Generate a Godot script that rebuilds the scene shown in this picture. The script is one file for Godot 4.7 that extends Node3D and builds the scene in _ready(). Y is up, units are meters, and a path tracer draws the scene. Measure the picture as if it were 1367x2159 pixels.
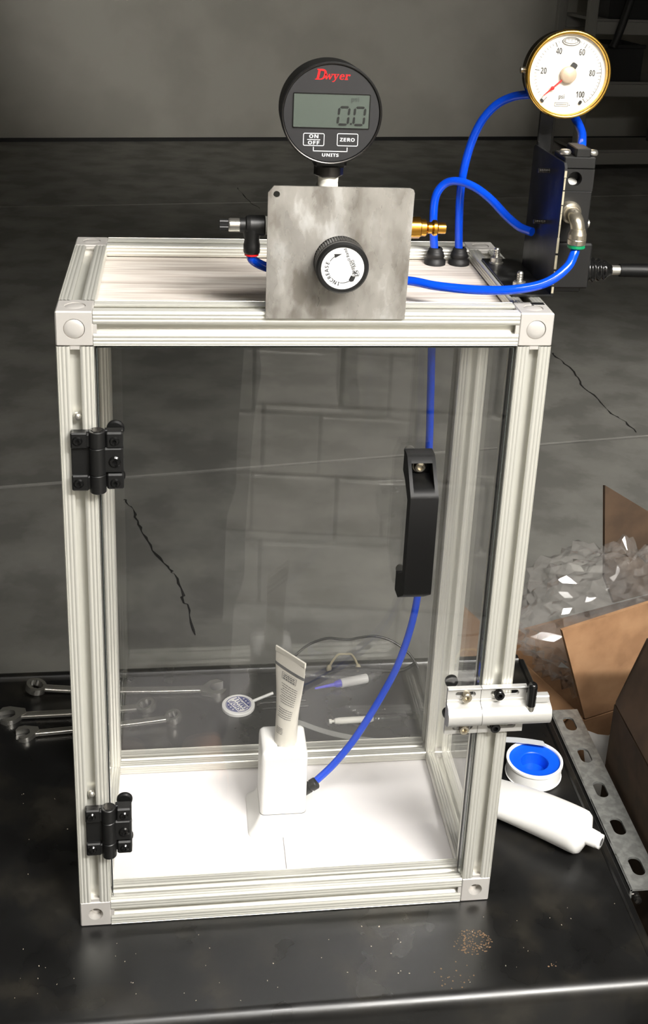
extends Node3D
# A bench-top test chamber in a workshop. Metres, y up, bench top at y = 0, floor at y = FL.

const W := 0.4132
const H := 0.6406
const D := 0.2281
const S := 0.03
const FL := -0.86
const TURN := 0.147   # the room stands turned against the bench
var M := {}
var org := Vector3.ZERO
var used := {}
var rng := RandomNumberGenerator.new()

# ------------------------------------------------------------------ mesh builder
class MB:
	var v := PackedVector3Array()
	var n := PackedVector3Array()
	var uv := PackedVector2Array()
	var xf := Transform3D()
	var base := Transform3D()
	func at(p: Vector3, e := Vector3.ZERO) -> MB:
		xf = Transform3D(Basis.from_euler(e * PI / 180.0), p)
		return self
	func along(p: Vector3, dir: Vector3) -> MB:      # local y runs along dir
		var y := dir.normalized()
		var h := Vector3(0, 0, 1) if absf(y.z) < 0.9 else Vector3(1, 0, 0)
		var x := y.cross(h).normalized()
		xf = Transform3D(Basis(x, y, x.cross(y)), p)
		return self
	func home() -> MB:
		xf = Transform3D()
		return self
	func tri(a: Vector3, b: Vector3, c: Vector3, na: Vector3, nb: Vector3, nc: Vector3, ua := Vector2.ZERO, ub := Vector2.ZERO, uc := Vector2.ZERO) -> void:
		var t := base * xf
		var f := (b - a).cross(c - a)
		if f.length_squared() < 1e-20:
			return
		if f.dot(na + nb + nc) > 0.0:
			var q := b; b = c; c = q
			q = nb; nb = nc; nc = q
			var w := ub; ub = uc; uc = w
		v.append(t * a); v.append(t * b); v.append(t * c)
		n.append((t.basis * na).normalized()); n.append((t.basis * nb).normalized()); n.append((t.basis * nc).normalized())
		uv.append(ua); uv.append(ub); uv.append(uc)
	func quad(a: Vector3, b: Vector3, c: Vector3, d: Vector3, m: Vector3) -> void:
		tri(a, b, c, m, m, m, Vector2(0, 0), Vector2(1, 0), Vector2(1, 1))
		tri(a, c, d, m, m, m, Vector2(0, 0), Vector2(1, 1), Vector2(0, 1))
	func face(a: Vector3, b: Vector3, c: Vector3, d: Vector3, out: Vector3) -> void:   # quad with its own normal, on the side of out
		var m := (c - a).cross(d - b).normalized()
		if m.dot(out) < 0.0:
			m = -m
		quad(a, b, c, d, m)
	func box(c: Vector3, s: Vector3, bev := 0.0, skip := []) -> MB:
		var h := s / 2.0
		bev = minf(bev, minf(h.x, minf(h.y, h.z)) * 0.9)
		var P := func(sg: Vector3, ax: int) -> Vector3:
			var p := Vector3()
			for i in 3:
				p[i] = c[i] + sg[i] * (h[i] if i == ax else h[i] - bev)
			return p
		for ax in 3:
			var i := (ax + 1) % 3
			var j := (ax + 2) % 3
			for sg in [-1.0, 1.0]:
				var m := Vector3(); m[ax] = sg
				if not skip.has(m):
					var q := []
					for k in [[-1.0, -1.0], [1.0, -1.0], [1.0, 1.0], [-1.0, 1.0]]:
						var e := Vector3(); e[ax] = sg; e[i] = k[0]; e[j] = k[1]
						q.append(P.call(e, ax))
					quad(q[0], q[1], q[2], q[3], m)
				if bev > 0.0:
					for sh in [-1.0, 1.0]:     # edge between face ax*sg and face i*sh, along j
						var a := Vector3(); a[ax] = sg; a[i] = sh; a[j] = -1.0
						var b := a; b[j] = 1.0
						var o := Vector3(); o[ax] = sg; o[i] = sh
						quad(P.call(a, ax), P.call(b, ax), P.call(b, i), P.call(a, i), o.normalized())
		if bev > 0.0:
			for x in [-1.0, 1.0]:
				for y in [-1.0, 1.0]:
					for z in [-1.0, 1.0]:
						var g := Vector3(x, y, z)
						var m := g.normalized()
						tri(P.call(g, 0), P.call(g, 1), P.call(g, 2), m, m, m)
		return self
	func lathe(prof: Array, seg := 24, smooth := false, a0 := 0.0, a1 := TAU) -> MB:      # [r, y] pairs round the local y axis
		var k := prof.size()
		var ns := []
		for i in k - 1:
			var d := Vector2(prof[i + 1][0] - prof[i][0], prof[i + 1][1] - prof[i][1])
			ns.append(Vector2(d.y, -d.x).normalized())
		for i in k - 1:
			var m0: Vector2 = ns[i]
			var m1: Vector2 = ns[i]
			if smooth:
				if i > 0 and ns[i].dot(ns[i - 1]) > 0.3: m0 = (ns[i] + ns[i - 1]).normalized()
				if i < k - 2 and ns[i].dot(ns[i + 1]) > 0.3: m1 = (ns[i] + ns[i + 1]).normalized()
			for s in seg:
				var t0 := a0 + (a1 - a0) * s / seg
				var t1 := a0 + (a1 - a0) * (s + 1) / seg
				var c0 := Vector2(cos(t0), sin(t0))
				var c1 := Vector2(cos(t1), sin(t1))
				var p := func(q: Array, c: Vector2) -> Vector3: return Vector3(q[0] * c.x, q[1], q[0] * c.y)
				var nn := func(m: Vector2, c: Vector2) -> Vector3: return Vector3(m.x * c.x, m.y, m.x * c.y)
				var A: Vector3 = p.call(prof[i], c0)
				var B: Vector3 = p.call(prof[i], c1)
				var C: Vector3 = p.call(prof[i + 1], c1)
				var E: Vector3 = p.call(prof[i + 1], c0)
				var nA: Vector3 = nn.call(m0, c0)
				var nB: Vector3 = nn.call(m0, c1)
				var nC: Vector3 = nn.call(m1, c1)
				var nE: Vector3 = nn.call(m1, c0)
				tri(A, B, C, nA, nB, nC)
				tri(A, C, E, nA, nC, nE)
		return self
	func cyl(r: float, y0: float, y1: float, seg := 24, bev := 0.0) -> MB:
		if bev > 0.0:
			return lathe([[0.0, y0], [r - bev, y0], [r, y0 + bev], [r, y1 - bev], [r - bev, y1], [0.0, y1]], seg)
		return lathe([[0.0, y0], [r, y0], [r, y1], [0.0, y1]], seg)
	func ball(r: float, seg := 16, sy := 1.0) -> MB:
		var p := []
		for i in seg / 2 + 1:
			var a := -PI / 2 + PI * i / (seg / 2)
			p.append([r * cos(a), r * sy * sin(a)])
		return lathe(p, seg, true)
	func tube(path: PackedVector3Array, r: float, seg := 12, r1 := -1.0, flat := 1.0) -> MB:
		var k := path.size()
		var up := Vector3(0, 1, 0)
		var rings := []
		var nrm := []
		var prev := Vector3.ZERO
		for i in k:
			var t := (path[mini(i + 1, k - 1)] - path[maxi(i - 1, 0)]).normalized()
			if i == 0:
				if absf(t.dot(up)) > 0.9: up = Vector3(0, 0, 1)
			var x := up.cross(t).normalized()
			up = t.cross(x).normalized()
			var rr := r if r1 < 0.0 else lerpf(r, r1, float(i) / (k - 1))
			var a := PackedVector3Array()
			var b := PackedVector3Array()
			for s in seg:
				var w := TAU * s / seg
				a.append(path[i] + (x * cos(w) + up * sin(w) * flat) * rr)
				b.append((x * cos(w) * flat + up * sin(w)).normalized())
			rings.append(a); nrm.append(b)
			prev = t
		for i in k - 1:
			for s in seg:
				var u := (s + 1) % seg
				tri(rings[i][s], rings[i][u], rings[i + 1][u], nrm[i][s], nrm[i][u], nrm[i + 1][u])
				tri(rings[i][s], rings[i + 1][u], rings[i + 1][s], nrm[i][s], nrm[i + 1][u], nrm[i + 1][s])
		for e in [0, k - 1]:
			var m := (path[0] - path[1]).normalized() if e == 0 else (path[k - 1] - path[k - 2]).normalized()
			for s in seg:
				tri(path[e], rings[e][s], rings[e][(s + 1) % seg], m, m, m)
		return self
	func extrude(poly: PackedVector2Array, z0: float, z1: float, caps := true, smooth := false) -> MB:   # in local xy, along z
		var k := poly.size()
		var ccw := not Geometry2D.is_polygon_clockwise(poly)
		var en := []
		for i in k:
			var d := poly[(i + 1) % k] - poly[i]
			var m := Vector2(d.y, -d.x).normalized()
			en.append(m if ccw else -m)
		for i in k:
			var j := (i + 1) % k
			var na: Vector2 = en[i]
			var nb: Vector2 = en[i]
			if smooth:
				if en[i].dot(en[(i + k - 1) % k]) > 0.6: na = (en[i] + en[(i + k - 1) % k]).normalized()
				if en[i].dot(en[j]) > 0.6: nb = (en[i] + en[j]).normalized()
			var a := Vector3(poly[i].x, poly[i].y, z0)
			var b := Vector3(poly[j].x, poly[j].y, z0)
			var c := Vector3(poly[j].x, poly[j].y, z1)
			var d := Vector3(poly[i].x, poly[i].y, z1)
			var n0 := Vector3(na.x, na.y, 0)
			var n1 := Vector3(nb.x, nb.y, 0)
			tri(a, b, c, n0, n1, n1)
			tri(a, c, d, n0, n1, n0)
		if caps:
			var t := Geometry2D.triangulate_polygon(poly)
			for z in [z0, z1]:
				var m := Vector3(0, 0, -1 if (z == minf(z0, z1)) else 1)
				for i in range(0, t.size(), 3):
					tri(Vector3(poly[t[i]].x, poly[t[i]].y, z), Vector3(poly[t[i + 1]].x, poly[t[i + 1]].y, z), Vector3(poly[t[i + 2]].x, poly[t[i + 2]].y, z), m, m, m)
		return self
	func ring(inner: PackedVector2Array, outer: PackedVector2Array, z0: float, z1: float, sides := true) -> MB:   # plate with a hole, loops of equal length
		var k := inner.size()
		for i in k:
			var j := (i + 1) % k
			for z in ([z0, z1] if z0 != z1 else [z1]):
				var m := Vector3(0, 0, 1 if z == z1 else -1)
				quad(Vector3(inner[i].x, inner[i].y, z), Vector3(inner[j].x, inner[j].y, z), Vector3(outer[j].x, outer[j].y, z), Vector3(outer[i].x, outer[i].y, z), m)
			if z0 != z1:
				var o := (outer[i] + outer[j]) / 2 - (inner[i] + inner[j]) / 2
				for lp in ([inner, outer] if sides else [inner]):
					var e: Vector2 = lp[j] - lp[i]
					var mm := Vector2(e.y, -e.x).normalized()
					if (mm.dot(o) < 0.0) == (lp == outer): mm = -mm
					quad(Vector3(lp[i].x, lp[i].y, z0), Vector3(lp[j].x, lp[j].y, z0), Vector3(lp[j].x, lp[j].y, z1), Vector3(lp[i].x, lp[i].y, z1), Vector3(mm.x, mm.y, 0))
		return self
	func sheet(rows: Array, closed := false, two := 0.0) -> MB:        # smooth grid of points; two > 0 gives it that thickness
		var r := rows.size()
		var c: int = rows[0].size()
		var nn := []
		for i in r:
			var line := PackedVector3Array()
			for j in c:
				var du: Vector3
				if closed:
					du = rows[i][(j + 1) % c] - rows[i][(j + c - 1) % c]
				else:
					du = rows[i][mini(j + 1, c - 1)] - rows[i][maxi(j - 1, 0)]
				var dv: Vector3 = rows[mini(i + 1, r - 1)][j] - rows[maxi(i - 1, 0)][j]
				line.append(du.cross(dv).normalized())
			nn.append(line)
		for i in r - 1:
			for j in (c if closed else c - 1):
				var k := (j + 1) % c
				for side in ([0.0, 1.0] if two > 0.0 else [0.0]):
					var q := []
					var m := []
					for e in [[i, j], [i, k], [i + 1, k], [i + 1, j]]:
						var g: Vector3 = nn[e[0]][e[1]]
						q.append(rows[e[0]][e[1]] - g * two * side)
						m.append(g if side == 0.0 else -g)
					var w := [Vector2(float(j) / c, float(i) / r), Vector2(float(j + 1) / c, float(i) / r), Vector2(float(j + 1) / c, float(i + 1) / r), Vector2(float(j) / c, float(i + 1) / r)]
					tri(q[0], q[1], q[2], m[0], m[1], m[2], w[0], w[1], w[2])
					tri(q[0], q[2], q[3], m[0], m[2], m[3], w[0], w[2], w[3])
		if two > 0.0:
			for i in r - 1:
				for j in ([] if closed else [0, c - 1]):
					face(rows[i][j], rows[i + 1][j], rows[i + 1][j] - nn[i + 1][j] * two, rows[i][j] - nn[i][j] * two, rows[i][j] - rows[i][1 if j == 0 else c - 2])
			for j in (c if closed else c - 1):
				for i in [0, r - 1]:
					var k := (j + 1) % c
					face(rows[i][j], rows[i][k], rows[i][k] - nn[i][k] * two, rows[i][j] - nn[i][j] * two, rows[i][j] - rows[1 if i == 0 else r - 2][j])
		return self
	func text(s: String, font: Font, height: float, t: Transform3D, depth := 0.0003) -> MB:    # lettering that stands in local xy, centred
		var tm := TextMesh.new()
		tm.text = s
		tm.font = font
		tm.font_size = 32
		tm.pixel_size = height / 32.0
		tm.depth = depth
		tm.curve_step = 1.0
		tm.horizontal_alignment = HORIZONTAL_ALIGNMENT_CENTER
		tm.vertical_alignment = VERTICAL_ALIGNMENT_CENTER
		for si in tm.get_surface_count():
			var a := tm.surface_get_arrays(si)
			var vs: PackedVector3Array = a[Mesh.ARRAY_VERTEX]
			var ns: PackedVector3Array = a[Mesh.ARRAY_NORMAL]
			var ix = a[Mesh.ARRAY_INDEX]
			var idx := PackedInt32Array(range(vs.size())) if ix == null or ix.is_empty() else ix as PackedInt32Array
			for i in range(0, idx.size(), 3):
				tri(t * vs[idx[i]], t * vs[idx[i + 1]], t * vs[idx[i + 2]], t.basis * ns[idx[i]], t.basis * ns[idx[i + 1]], t.basis * ns[idx[i + 2]])
		return self
	func mesh() -> ArrayMesh:
		var a := []
		a.resize(Mesh.ARRAY_MAX)
		a[Mesh.ARRAY_VERTEX] = v
		a[Mesh.ARRAY_NORMAL] = n
		a[Mesh.ARRAY_TEX_UV] = uv
		var m := ArrayMesh.new()
		m.add_surface_from_arrays(Mesh.PRIMITIVE_TRIANGLES, a)
		return m

func mb() -> MB:
	var b := MB.new()
	b.base = Transform3D(Basis(), -org)
	return b

func numbered(called: String) -> String:
	used[called] = used.get(called, -1) + 1
	return called if used[called] == 0 else "%s_%03d" % [called, used[called]]

func tag(o: Node3D, label: String, category: String, group := "") -> Node3D:
	o.set_meta("label", label)
	o.set_meta("category", category)
	if group: o.set_meta("group", group)
	return o

func thing(called: String, label: String, category: String, at := Vector3.ZERO, group := "") -> Node3D:
	var o := Node3D.new()
	o.name = numbered(called)
	add_child(o)
	o.position = at
	org = at
	return tag(o, label, category, group)

func put(called: String, m: Mesh, material: Material, parent: Node = self, label := "") -> MeshInstance3D:
	var o := MeshInstance3D.new()
	o.name = numbered(called) if parent == self else called
	o.mesh = m
	o.material_override = material
	parent.add_child(o, true)
	if label: o.set_meta("label", label)
	return o

func obj(called: String, b: MB, material: Material, parent: Node = self, label := "") -> MeshInstance3D:
	return put(called, b.mesh(), material, parent, label)

func struct(o: Node3D) -> Node3D:
	o.set_meta("kind", "structure")
	return o

func smooth_path(p: Array, per := 8) -> PackedVector3Array:
	var out := PackedVector3Array()
	for i in p.size() - 1:
		var a: Vector3 = p[maxi(i - 1, 0)]
		var b: Vector3 = p[i]
		var c: Vector3 = p[i + 1]
		var d: Vector3 = p[mini(i + 2, p.size() - 1)]
		for k in per:
			out.append(b.cubic_interpolate(c, a, d, float(k) / per))
	out.append(p[p.size() - 1])
	return out

func disc(r: float, seg := 32, c := Vector2.ZERO, sx := 1.0, turn := 0.0) -> PackedVector2Array:
	var p := PackedVector2Array()
	for i in seg:
		var a := TAU * i / seg + turn
		p.append(c + Vector2(cos(a) * r * sx, sin(a) * r))
	return p

func pill(w: float, h: float, seg := 32, c := Vector2.ZERO) -> PackedVector2Array:     # rounded slot or rounded rectangle: w > h
	var p := PackedVector2Array()
	var r := minf(w, h) / 2.0
	for i in seg:
		var a := TAU * (i + 0.5) / seg
		p.append(c + Vector2(signf(cos(a)) * (w / 2 - r) + cos(a) * r, signf(sin(a)) * (h / 2 - r) + sin(a) * r))
	return p

func rrect(w: float, h: float, r: float, per := 6, c := Vector2.ZERO) -> PackedVector2Array:
	var p := PackedVector2Array()
	for q in 4:
		var cx := (w / 2 - r) * (1 if q in [0, 3] else -1)
		var cy := (h / 2 - r) * (1 if q in [0, 1] else -1)
		for i in per + 1:
			var a := PI / 2 * (q + float(i) / per)
			p.append(c + Vector2(cx + cos(a) * r, cy + sin(a) * r))
	return p

func squared(loop: PackedVector2Array, x0: float, x1: float, y0: float, y1: float) -> PackedVector2Array:   # the loop pushed out onto a rectangle
	var c := Vector2.ZERO
	for q in loop: c += q
	c /= loop.size()
	var out := PackedVector2Array()
	var near := [9.0, 9.0, 9.0, 9.0]
	var which := [0, 0, 0, 0]
	for i in loop.size():
		var d := (loop[i] - c).normalized()
		var tx := INF if absf(d.x) < 1e-5 else ((x1 if d.x > 0 else x0) - c.x) / d.x
		var ty := INF if absf(d.y) < 1e-5 else ((y1 if d.y > 0 else y0) - c.y) / d.y
		out.append(c + d * minf(tx, ty))
		for k in 4:
			var q := Vector2([x0, x1, x1, x0][k], [y0, y0, y1, y1][k])
			if out[i].distance_to(q) < near[k]:
				near[k] = out[i].distance_to(q); which[k] = i
	for k in 4:
		out[which[k]] = Vector2([x0, x1, x1, x0][k], [y0, y0, y1, y1][k])
	return out

# ------------------------------------------------------------------ materials
func mat(c: Color, rough := 0.5, metal := 0.0, spec := 0.5) -> StandardMaterial3D:
	var m := StandardMaterial3D.new()
	m.albedo_color = c
	m.roughness = rough
	m.metallic = metal
	m.metallic_specular = spec
	return m

func noise(freq: float, oct := 4, sd := 1, warp := false) -> FastNoiseLite:
	var f := FastNoiseLite.new()
	f.seed = sd
	f.noise_type = FastNoiseLite.TYPE_SIMPLEX_SMOOTH
	f.frequency = freq
	f.fractal_octaves = oct
	f.domain_warp_enabled = warp
	return f

func ntex(f: FastNoiseLite, cols: Array, offs := [], size := 512, tall := 0) -> NoiseTexture2D:
	var t := NoiseTexture2D.new()
	t.width = size
	t.height = tall if tall else size
	t.seamless = true
	t.noise = f
	var g := Gradient.new()
	var o := PackedFloat32Array()
	for i in cols.size():
		o.append(offs[i] if offs.size() else float(i) / (cols.size() - 1))
	g.offsets = o
	g.colors = PackedColorArray(cols)
	t.color_ramp = g
	return t

func trip(m: StandardMaterial3D, t: Texture2D, s: Vector3) -> StandardMaterial3D:
	m.albedo_texture = t
	m.uv1_triplanar = true
	m.uv1_scale = s
	return m

func grey(v: float, a := 1.0) -> Color:
	return Color(v, v, v, a)

func materials() -> void:
	M.alu = mat(Color(0.86, 0.855, 0.82), 0.34, 0.5)
	M.alu_block = mat(Color(0.77, 0.755, 0.735), 0.45, 0.3)
	M.alu_latch = mat(Color(0.82, 0.815, 0.8), 0.36, 0.5)
	M.chrome = mat(Color(0.84, 0.83, 0.8), 0.24, 0.93)
	M.zinc = mat(Color(0.8, 0.79, 0.76), 0.3, 0.9)
	M.steel_dark = mat(Color(0.3, 0.29, 0.28), 0.35, 0.9)
	M.nickel = mat(Color(0.78, 0.745, 0.67), 0.26, 0.9)
	M.brass = mat(Color(0.86, 0.63, 0.26), 0.22, 1.0)
	M.gold = mat(Color(0.93, 0.74, 0.36), 0.12, 1.0)
	M.black = mat(grey(0.065), 0.42)
	M.black_matt = mat(grey(0.035), 0.5, 0.0, 0.35)
	M.black_gloss = mat(grey(0.06), 0.16)
	M.rubber = mat(grey(0.1), 0.55)
	M.seal = mat(grey(0.12), 0.7)
	M.face = mat(Color(0.17, 0.17, 0.175), 0.3)
	M.lcd = mat(Color(0.29, 0.32, 0.295), 0.25)
	M.segment = mat(Color(0.06, 0.07, 0.06), 0.5)
	M.ghost = mat(Color(0.17, 0.19, 0.175), 0.5)
	M.red = mat(Color(0.85, 0.06, 0.08), 0.45)
	M.print_white = mat(grey(0.9), 0.5)
	M.print_black = mat(grey(0.1), 0.6)
	M.print_grey = mat(grey(0.38), 0.6)
	M.white = mat(Color(0.95, 0.945, 0.93), 0.4)
	M.white_matt = mat(Color(0.96, 0.955, 0.94), 0.75)
	M.base = mat(Color(0.965, 0.95, 0.945), 0.6)
	M.dial = mat(Color(0.87, 0.85, 0.805), 0.5)
	M.teflon = mat(Color(0.95, 0.94, 0.9), 0.6)
	M.hose = mat(Color(0.02, 0.27, 0.8), 0.12)
	M.hose.subsurf_scatter_enabled = true
	M.hose.subsurf_scatter_strength = 0.08
	M.blue = mat(Color(0.03, 0.33, 0.85), 0.35)
	M.navy = mat(Color(0.16, 0.2, 0.5), 0.5)
	M.green = mat(Color(0.02, 0.48, 0.3), 0.4)
	M.glass = mat(Color(0.3, 0.34, 0.32, 0.004), 0.0)
	M.glass.transparency = BaseMaterial3D.TRANSPARENCY_ALPHA
	M.glass_edge = mat(Color(0.3, 0.32, 0.31), 0.2)
	M.film = mat(Color(0.75, 0.73, 0.71, 0.13), 0.1)
	M.film.transparency = BaseMaterial3D.TRANSPARENCY_ALPHA
	M.clear = mat(Color(0.8, 0.8, 0.78, 0.05), 0.04)
	M.clear.transparency = BaseMaterial3D.TRANSPARENCY_ALPHA
	M.strip = mat(Color(0.75, 0.75, 0.73, 0.55), 0.2)
	M.strip.transparency = BaseMaterial3D.TRANSPARENCY_ALPHA
	M.needle = mat(Color(0.25, 0.22, 0.85), 0.3)
	# wood-look top board, grain along x
	var gr := noise(0.012, 5, 7)
	M.wood = mat(grey(1.0), 0.5)
	trip(M.wood, ntex(gr, [Color(0.74, 0.695, 0.655), Color(0.85, 0.81, 0.775), Color(0.91, 0.88, 0.845), Color(0.82, 0.775, 0.735)], [0.15, 0.4, 0.6, 0.85]), Vector3(0.8, 9.0, 14.0))
	# raw steel plate: smears along y, pale blotches
	M.plate = mat(grey(1.0), 0.42, 0.55)
	trip(M.plate, ntex(noise(0.007, 5, 3, true), [Color(0.52, 0.5, 0.47), Color(0.66, 0.645, 0.62), Color(0.7, 0.685, 0.66), Color(0.84, 0.835, 0.82)], [0.2, 0.45, 0.62, 0.85]), Vector3(7, 3.2, 7))
	M.plate.roughness_texture = ntex(noise(0.01, 5, 12), [grey(0.6), grey(1.0)], [0.3, 0.7])
	M.bracket = mat(grey(1.0), 0.3, 0.35)
	trip(M.bracket, ntex(noise(0.01, 5, 22), [grey(0.1), grey(0.16), grey(0.26)], [0.3, 0.6, 0.9]), Vector3(6, 4, 6))
	# black enamel bench with dust and wear
	M.bench = mat(grey(1.0), 0.34)
	trip(M.bench, ntex(noise(0.006, 6, 5, true), [grey(0.055), grey(0.075), Color(0.105, 0.1, 0.09), Color(0.17, 0.16, 0.14)], [0.25, 0.5, 0.68, 0.95], 1024), Vector3(1.6, 1.6, 1.6))
	M.bench.roughness_texture = ntex(noise(0.012, 5, 9), [grey(0.75), grey(1.0), grey(1.5)], [0.25, 0.5, 0.8])
	M.rust = mat(Color(0.42, 0.33, 0.24), 0.8)
	M.crumb = mat(Color(0.75, 0.7, 0.62), 0.8)
	M.galv = mat(grey(1.0), 0.4, 0.55)
	trip(M.galv, ntex(noise(0.02, 3, 15), [Color(0.55, 0.555, 0.54), Color(0.6, 0.605, 0.59), Color(0.645, 0.645, 0.63)], [0.3, 0.5, 0.75]), Vector3(8, 8, 8))
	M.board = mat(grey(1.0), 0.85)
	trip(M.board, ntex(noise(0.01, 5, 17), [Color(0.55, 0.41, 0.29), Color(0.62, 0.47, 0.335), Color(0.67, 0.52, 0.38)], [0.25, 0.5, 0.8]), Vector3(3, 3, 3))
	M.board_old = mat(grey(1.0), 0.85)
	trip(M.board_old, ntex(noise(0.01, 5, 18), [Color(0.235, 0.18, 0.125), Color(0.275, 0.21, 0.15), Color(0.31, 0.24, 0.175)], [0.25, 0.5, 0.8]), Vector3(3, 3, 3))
	M.paper = mat(Color(0.82, 0.81, 0.79), 0.7)
	M.concrete = mat(grey(1.0), 0.75)
	trip(M.concrete, ntex(noise(0.006, 6, 19, true), [Color(0.47, 0.465, 0.445), Color(0.53, 0.525, 0.505), Color(0.575, 0.57, 0.545)], [0.25, 0.5, 0.8], 1024), Vector3(0.45, 0.45, 0.45))
	M.joint = mat(Color(0.68, 0.67, 0.63), 0.8)
	M.crack = mat(Color(0.14, 0.135, 0.125), 0.9)
	M.wall = mat(grey(1.0), 0.8)
	trip(M.wall, ntex(noise(0.006, 5, 29), [Color(0.65, 0.64, 0.605), Color(0.69, 0.68, 0.645)], [0.3, 0.7]), Vector3(0.4, 0.4, 0.4))
	M.block = mat(Color(0.92, 0.905, 0.87), 0.7)
	M.mortar = mat(Color(0.66, 0.65, 0.62), 0.85)
	M.ceiling = mat(Color(0.6, 0.6, 0.58), 0.9)
	M.rack = mat(Color(0.5, 0.49, 0.47), 0.5)
	M.bin = mat(grey(0.07), 0.6)
	M.lamp_box = mat(grey(0.85), 0.5)
	M.lamp = mat(grey(0.9), 0.5)
	M.lamp.emission_enabled = true
	M.lamp.emission = Color(1.0, 0.95, 0.86)
	M.lamp.emission_energy_multiplier = 1.5
	M.shirt = mat(Color(0.09, 0.095, 0.11), 0.9)
	M.skin = mat(Color(0.78, 0.58, 0.47), 0.55)
	M.hair = mat(Color(0.12, 0.09, 0.07), 0.7)
	M.trousers = mat(Color(0.09, 0.1, 0.13), 0.9)
	M.shoe = mat(grey(0.12), 0.6)
	M.eye = mat(grey(0.93), 0.2)

var sans: SystemFont
var serif: SystemFont
func fonts() -> void:
	sans = SystemFont.new()
	sans.font_names = PackedStringArray(["Droid Sans"])
	sans.font_weight = 700
	serif = SystemFont.new()
	serif.font_names = PackedStringArray(["Droid Serif"])
	serif.font_weight = 700

# ------------------------------------------------------------------ scene
func _ready() -> void:
	rng.seed = 11
	materials()
	fonts()
	# camera: a phone held up in front of the chamber; the frame is a crop below the lens axis
	var cam := Camera3D.new()
	cam.name = "camera"
	add_child(cam)
	cam.transform = Transform3D(Basis(Vector3.UP, -0.1515991) * Basis(Vector3.RIGHT, -0.368685) * Basis(Vector3.BACK, 0.05227366), Vector3(-0.104963, 0.954001, 1.048614))
	cam.projection = Camera3D.PROJECTION_FRUSTUM
	cam.near = 0.05
	cam.far = 60.0
	cam.size = 0.05 * 2.0 * 1079.5 / 2542.772
	cam.frustum_offset = Vector2((683.5 - 747.957) / 2542.772, -(1079.5 - 782.385) / 2542.772) * 0.05
	cam.current = true
	var env := Environment.new()
	env.background_mode = Environment.BG_COLOR
	env.background_color = Color.BLACK
	env.tonemap_mode = Environment.TONE_MAPPER_LINEAR
	env.tonemap_exposure = 0.93
	env.sdfgi_enabled = true
	env.ssao_enabled = true
	env.ssil_enabled = true
	var we := WorldEnvironment.new()
	we.name = "environment"
	we.environment = env
	add_child(we)
	# lamps: a tube fitting over the bench front, a shaded lamp over the floor to the right, a lamp aimed at the far wall
	ceiling_tube(Vector3(0.34, 1.9, 1.08), 0.0, 1.2, 4.1, "long white ceiling light fitting above the bench front")
	ceiling_tube(Vector3(1.05, 2.2, 1.80), 0.0, 1.2, 16.0, "long white ceiling light fitting close to the block wall behind the camera")
	pendant(Vector3(3.0, 1.72, -2.0), Vector3(2.2, FL, -2.3), 38.0, 5.0, "round metal pendant lamp over the floor right of the bench")
	pendant(Vector3(-1.6, 1.95, 0.9), Vector3(0.5, 0.45, -8.7), 14.0, 28.5, "round metal pendant lamp over the bench turned to the far wall")

	room()
	bench()
	chamber()
	gauges()
	valve_group()
	hoses()
	inside()
	bench_items()
	tools()
	behind()
	right_side()
	far_rack()
	photographer()

func ceiling_tube(p: Vector3, turn: float, length: float, energy: float, label: String) -> void:
	var t := thing("ceiling_light", label, "ceiling light", p)
	t.rotation.y = turn
	var b := mb()
	b.base = Transform3D()
	b.box(Vector3(0, 0.05, 0), Vector3(length + 0.06, 0.06, 0.2), 0.008)
	for x in [-0.45, 0.45]:
		b.at(Vector3(x, 0, 0)).cyl(0.006, 0.08, 2.4 - p.y - 0.005, 10)
	obj("housing", b, M.lamp_box, t)
	b = mb()
	b.base = Transform3D()
	b.box(Vector3(0, 0.012, 0), Vector3(length, 0.016, 0.15), 0.004)
	obj("lamp_diffuser", b, M.lamp, t)
	var l := AreaLight3D.new()
	l.name = "tube_glow"
	l.area_size = Vector2(length, 0.15)
	l.light_energy = energy
	l.light_color = Color(1.0, 0.99, 0.975)
	l.shadow_enabled = true
	l.set("area_range", 20.0)
	t.add_child(l)
	l.position = Vector3(0, -0.002, 0)
	l.rotation_degrees.x = -90

func pendant(p: Vector3, aim: Vector3, cone: float, energy: float, label: String) -> void:
	var t := thing("pendant_lamp", label, "pendant lamp", p)
	var dir := (aim - p).normalized()
	var b := mb()
	b.along(p, -dir).lathe([[0.12, 0.0], [0.115, 0.05], [0.07, 0.11], [0.035, 0.15], [0.0, 0.155], [0.0, 0.15], [0.03, 0.145], [0.066, 0.105], [0.11, 0.05], [0.115, 0.0], [0.12, 0.0]], 32, true)
	obj("lamp_shade", b, M.rack, t)
	b = mb()
	b.along(p - dir * 0.075, dir).ball(0.035, 16)
	obj("bulb", b, M.lamp, t)
	b = mb()
	b.home().tube(PackedVector3Array([p - dir * 0.15, p - dir * 0.2 + Vector3(0, 0.05, 0), Vector3(p.x - dir.x * 0.2, 2.395, p.z - dir.z * 0.2)]), 0.008, 8)
	obj("stem", b, M.rack, t)
	var l := SpotLight3D.new()
	l.name = "lamp_glow"
	l.spot_angle = cone
	l.spot_angle_attenuation = 0.75
	l.spot_range = 20.0
	l.spot_attenuation = 2.0
	l.light_energy = energy
	l.light_size = 0.05
	l.light_color = Color(1.0, 0.985, 0.955)
	l.shadow_enabled = true
	t.add_child(l)
	l.look_at_from_position(p - dir * 0.03, aim, Vector3.UP)

# ------------------------------------------------------------------ room
func room_part(called: String, b: MB, m: Material) -> MeshInstance3D:
	var o := put(called, b.mesh(), m)
	o.transform = Transform3D(Basis(Vector3.UP, TURN), Vector3(0, FL, 0))
	struct(o)
	return o

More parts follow.
